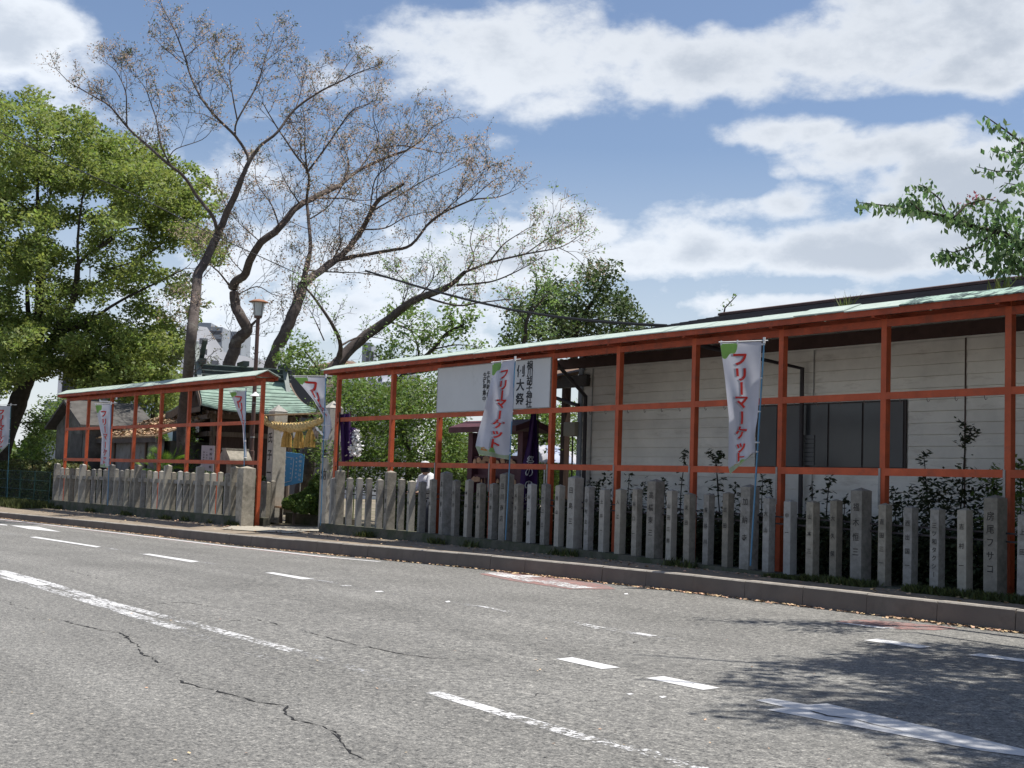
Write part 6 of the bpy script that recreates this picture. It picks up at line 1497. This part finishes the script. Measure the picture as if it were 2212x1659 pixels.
defs = [([[(1290,1180),(1285,1100),(1290,1040)],[(1290,1180),(1310,1090),(1330,1035)]], 'dark leafy shrub at the building corner, leftmost behind the tall stone post', (1262,1040,1345,1150,14), 15.6),
 ([[(1350,1180),(1355,1090),(1360,1025)],[(1350,1180),(1380,1090),(1395,1040)]], 'dark spindly shrub behind the third orange post from the sign board', (1330,1060,1400,1150,8), 15.6),
 ([[(1470,1190),(1470,1080),(1478,1000),(1482,975)],[(1470,1190),(1440,1090),(1435,1040)]], 'shrub with tall shoots left of the open flag', (1420,1060,1500,1160,10), 15.6),
 ([[(1560,1190),(1552,1080),(1545,1000),(1530,975)],[(1552,1060),(1548,1005),(1555,978)],[(1560,1190),(1580,1110),(1590,1045)]], 'thin shrub whose shoot rises above the lower beam beside the open flag', (1520,1060,1600,1160,8), 15.6),
 ([[(1650,1200),(1645,1110),(1648,1030)],[(1650,1200),(1670,1110),(1662,1035)]], 'small shrub right of the open flag below the window', (1630,1070,1680,1180,6), 15.6),
 ([[(1790,1220),(1785,1120),(1790,1055),(1795,1030)],[(1790,1220),(1760,1130),(1755,1050)],[(1790,1220),(1820,1130),(1825,1075)]], 'feathery dark shrub below the right half of the window', (1745,1080,1830,1200,9), 15.6),
 ([[(1930,1230),(1935,1130),(1925,1060)],[(1930,1230),(1950,1140),(1945,1070)]], 'small dark shrub just right of the orange post beyond the window', (1910,1090,1960,1220,7), 15.6),
 ([[(2060,1240),(2075,1100),(2082,1000),(2085,930),(2070,905)],[(2083,960),(2100,925)],[(2060,1240),(2010,1120),(1998,1010),(1995,980)],[(2060,1240),(2130,1120),(2150,1040)]], 'large dense dark shrub with one tall shoot against the cream boards at right', (1975,1030,2130,1230,44), 15.6),
 ([[(2180,1260),(2160,1120),(2150,1010)],[(2180,1260),(2205,1100),(2200,1000)]], 'broad leafy shrub at the right edge behind the last orange post', (2120,1010,2260,1240,36), 15.5)]
for i, (stems, lab, bx_, Y) in enumerate(defs):
    rg = np.random.default_rng(50+i); C_ = []; R_ = []
    for _ in range(int(bx_[4]*2.2)):
        x = rg.uniform(bx_[0], bx_[2]); y = bx_[1]-14+(bx_[3]-bx_[1])*rg.random()**.8; C_.append(ab(x, y, Y+rg.normal(0, .22))); R_.append(rg.uniform(.10, .20) if bx_[4] < 20 else rg.uniform(.14, .27))
    C2 = []; R2 = []
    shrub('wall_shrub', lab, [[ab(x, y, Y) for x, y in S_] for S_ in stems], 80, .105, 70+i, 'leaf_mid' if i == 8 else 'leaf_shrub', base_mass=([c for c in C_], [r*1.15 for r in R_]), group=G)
# dark ground cover between fence and building
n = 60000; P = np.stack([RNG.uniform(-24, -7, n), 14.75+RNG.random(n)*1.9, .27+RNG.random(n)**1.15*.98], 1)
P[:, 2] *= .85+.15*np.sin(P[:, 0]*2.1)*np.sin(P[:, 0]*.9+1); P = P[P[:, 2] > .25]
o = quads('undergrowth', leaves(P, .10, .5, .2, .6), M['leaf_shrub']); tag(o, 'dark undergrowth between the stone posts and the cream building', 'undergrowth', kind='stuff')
n = 60000; xx = RNG.uniform(-60, 1500, n); P = np.array([dp(x, 1000, d) for x, d in zip(xx, RNG.uniform(86, 96, n))])
top = 2.6+.9*np.sin(xx*.021)+.7*np.sin(xx*.057+2)+.4*np.sin(xx*.13); P[:, 2] = -.1+(top+.4)*RNG.random(n)**.8
o = quads('distant_trees', leaves(P, .55, .6, 0, .3), M['leaf_mid']); tag(o, 'far belt of low green trees seen under and through the frames', 'trees', kind='stuff')
hedge('low_hedge', 'dark low hedge seen between the stone posts right of the gate pillar', -28.6, -22.9, lambda x: 15.7, .6, .25, 1.30, 16000, .085, 'leaf_dark')
# roof weeds
mbp = []
for x in (-13.2, -9.6, -10.6, -9.0): mbp += [(x+RNG.normal(0, .06), 14.8+RNG.normal(0, .05), 4.15) for _ in range(26)]
blades('roof_weeds', mbp, RNG.uniform(.1, .30, len(mbp)), M['grass'], 'tufts of weeds sprouting behind the green frame roof at right', 'weeds')
# sprig above the dark roof
limbs_ = [[(dp(1560,700,34), .03), (dp(1566,665,34), .02), (dp(1590,640,34), .01)]]
C_ = [dp(x, y, 34) for x, y in ((1553,668),(1560,662),(1568,655),(1575,648),(1585,640),(1590,634),(1578,660))]
leafy('roof_sapling', 'thin leafy sapling tip showing above the left end of the dark roof', 'sapling', [np.array(c) for c in C_], [.10]*7, 399, .08, 'leaf_mid', limbs_, loc=dp(1560, 740, 34), stuff=False)

# ---- cherry tree at the right, mostly outside the picture
def cherry():
    t = thing('cherry_tree', 'cherry tree whose leafy boughs reach in from the right edge and shade the road', 'tree', (-3.2, 13.7, .3))
    mb = MB(); rg = np.random.default_rng(77)
    T0 = Vector((-3.2, 13.7, .2)); F1 = Vector((-3.5, 13.3, 2.6)); F2 = Vector((-4.2, 12.7, 4.2))
    mb.tube([T0, (-3.3, 13.6, 1.3), F1, F2], [.24, .20, .18, .14], 10, cap=False)
    ends = [(-7.6, 10.3, 8.2), (-6.6, 9.2, 7.6), (-5.2, 8.8, 8.0), (-3.0, 9.0, 8.6), (-1.0, 10.5, 8.6), (-7.2, 13.2, 9.0), (-4.0, 14.5, 10.0), (0.5, 13.0, 8.6)]
    for e in ends:
        a = F2 if e[2] > 8 else F1; m1 = a.lerp(Vector(e), .5)+Vector((rg.normal(0, .3), rg.normal(0, .3), .5)); mb.tube([a, a.lerp(m1, .5)+Vector((0, 0, .2)), m1, Vector(e)], [.09, .07, .05, .015], 7, cap=False)
    # boughs that reach into the picture
    D = 15.2
    b1 = [(2330,560,.05),(2212,528,.04),(2167,504,.03),(2100,488,.024),(2048,468,.02),(1989,456,.014),(1929,446,.010),(1880,440,.007),(1852,437,.004)]
    P1 = [(dp(x, y, D), r) for x, y, r in b1]; mb.tube([F1.lerp(P1[0][0], .5)]+[p for p, r in P1], [.07]+[r for p, r in P1], 6, cap=False); mb.tube([F1, F1.lerp(P1[0][0], .5)], [.10, .07], 6, cap=False)
    b2 = [(2340,420,.03),(2260,350,.022),(2212,312,.016),(2170,280,.010),(2127,250,.005)]
    P2 = [(dp(x, y, 14.6), r) for x, y, r in b2]; mb.tube([F2]+[p for p, r in P2], [.06]+[r for p, r in P2], 6, cap=False)
    subs = [[(2048,468),(2030,430),(2000,405),(1985,398)], [(2060,470),(2090,440),(2130,430),(2180,440)], [(2150,500),(2110,530),(2060,545),(2030,540)], [(2180,512),(2160,550),(2140,590)], [(1989,456),(1970,440),(1960,425)], [(2212,528),(2195,560),(2205,590)], [(2230,330),(2190,370),(2150,370),(2110,360)], [(2225,325),(2180,330),(2140,320)], [(2240,400),(2200,400),(2170,395)]]
    tips = []
    for S_ in subs:
        P = [dp(x, y, D-.1+rg.normal(0, .15)) for x, y in S_]; mb.tube(P, list(np.linspace(.012, .004, len(P))), 5, cap=False)
    mb.build('trunk', M['bark_dark'], t, smooth=True)
    L = []
    def along(pts, n, sp, D_=D):
        for _ in range(n):
            k = rg.random()*(len(pts)-1); i = int(k); f = k-i; x = pts[i][0]*(1-f)+pts[i+1][0]*f; y = pts[i][1]*(1-f)+pts[i+1][1]*f
            p = np.array(dp(x, y, D_+rg.normal(0, .18))); L.append(p+rg.normal(0, sp, 3)*np.array([1, 1, .55])-np.array([0, 0, .045]))
    along([(1848,436),(1929,446),(1989,456),(2048,468)], 190, .045); along([(2048,468),(2100,488),(2167,504),(2230,530)], 330, .10)
    for S_ in subs[:6]: along(S_, 120, .07)
    for S_ in subs[6:]: along(S_, 70, .055, 14.6)
    along([(2127,250),(2170,280),(2212,312),(2260,350)], 110, .05, 14.6); along([(2120,470),(2180,470),(2230,480)], 260, .13); along([(2040,560),(2080,570),(2120,560)], 40, .06); along([(2150,540),(2200,560),(2240,560)], 200, .12); along([(2030,548),(2060,550),(2090,555)], 60, .06)
    for (x, y, n) in ((2165,592,20), (2190,585,30)): along([(x, y-20), (x, y)], n, .05)
    o = quads('near_leaves', leaves(np.array(L), .085, .5, 1.5, -.1), M['leaf_cherry'], t); o['kind'] = 'stuff'
    L.clear(); along([(2075,432),(2100,425),(2140,428)], 40, .05); along([(2090,415),(2110,412),(2125,420)], 16, .03)
    o = quads('reddish_stalks', leaves(np.array(L), .05, .4, .5, 0), M['leaf_pink'], t); o['kind'] = 'stuff'
    # the crown over the road
    C_ = []; R_ = []
    def shade_edge(y):   # left limit of the crown for a given y of its shadow
        return float(np.interp(y, [6.0, 6.6, 8.6, 10.6, 11.4, 12.4], [-5.6, -6.6, -8.6, -8.9, -8.2, -7.6]))
    while len(C_) < 430:
        h = rg.uniform(7.2, 11.2); ys = rg.uniform(6.4, 12.4); xs = rg.uniform(-9.0, 3.0)
        lim = shade_edge(ys)+rg.exponential(.28)
        if xs < lim: continue
        p = np.array([xs+.20*h, ys+.32*h, h]); d = p-CAMP; z = d@fw; px = W0/2+(d@RT)*F/z; py = H0/2-(d@UP)*F/z
        r = rg.uniform(.3, .62) if xs < lim+1 else rg.uniform(.45, .8)
        if px < 2330 and py > -140*(r+.3): continue
        C_.append(p); R_.append(r)
    for _ in range(70):  # unseen low clumps added to darken the right sides of the stone posts
        C_.append(np.array([rg.uniform(-5.5, 2), rg.uniform(12.2, 14.8), rg.uniform(3.0, 6.8)])); R_.append(rg.uniform(.4, .8))
    P = blob_pts(C_, R_, 399, .42)
    d = P-CAMP; z = d@fw; px = W0/2+(d@RT)*F/z; py = H0/2-(d@UP)*F/z; P = P[(px > 2240) | (py < -25) | (z < 0)]
    o = quads('crown', leaves(P, .12, .6, .4, .6), M['leaf_cherry'], t); o['kind'] = 'stuff'
cherry()
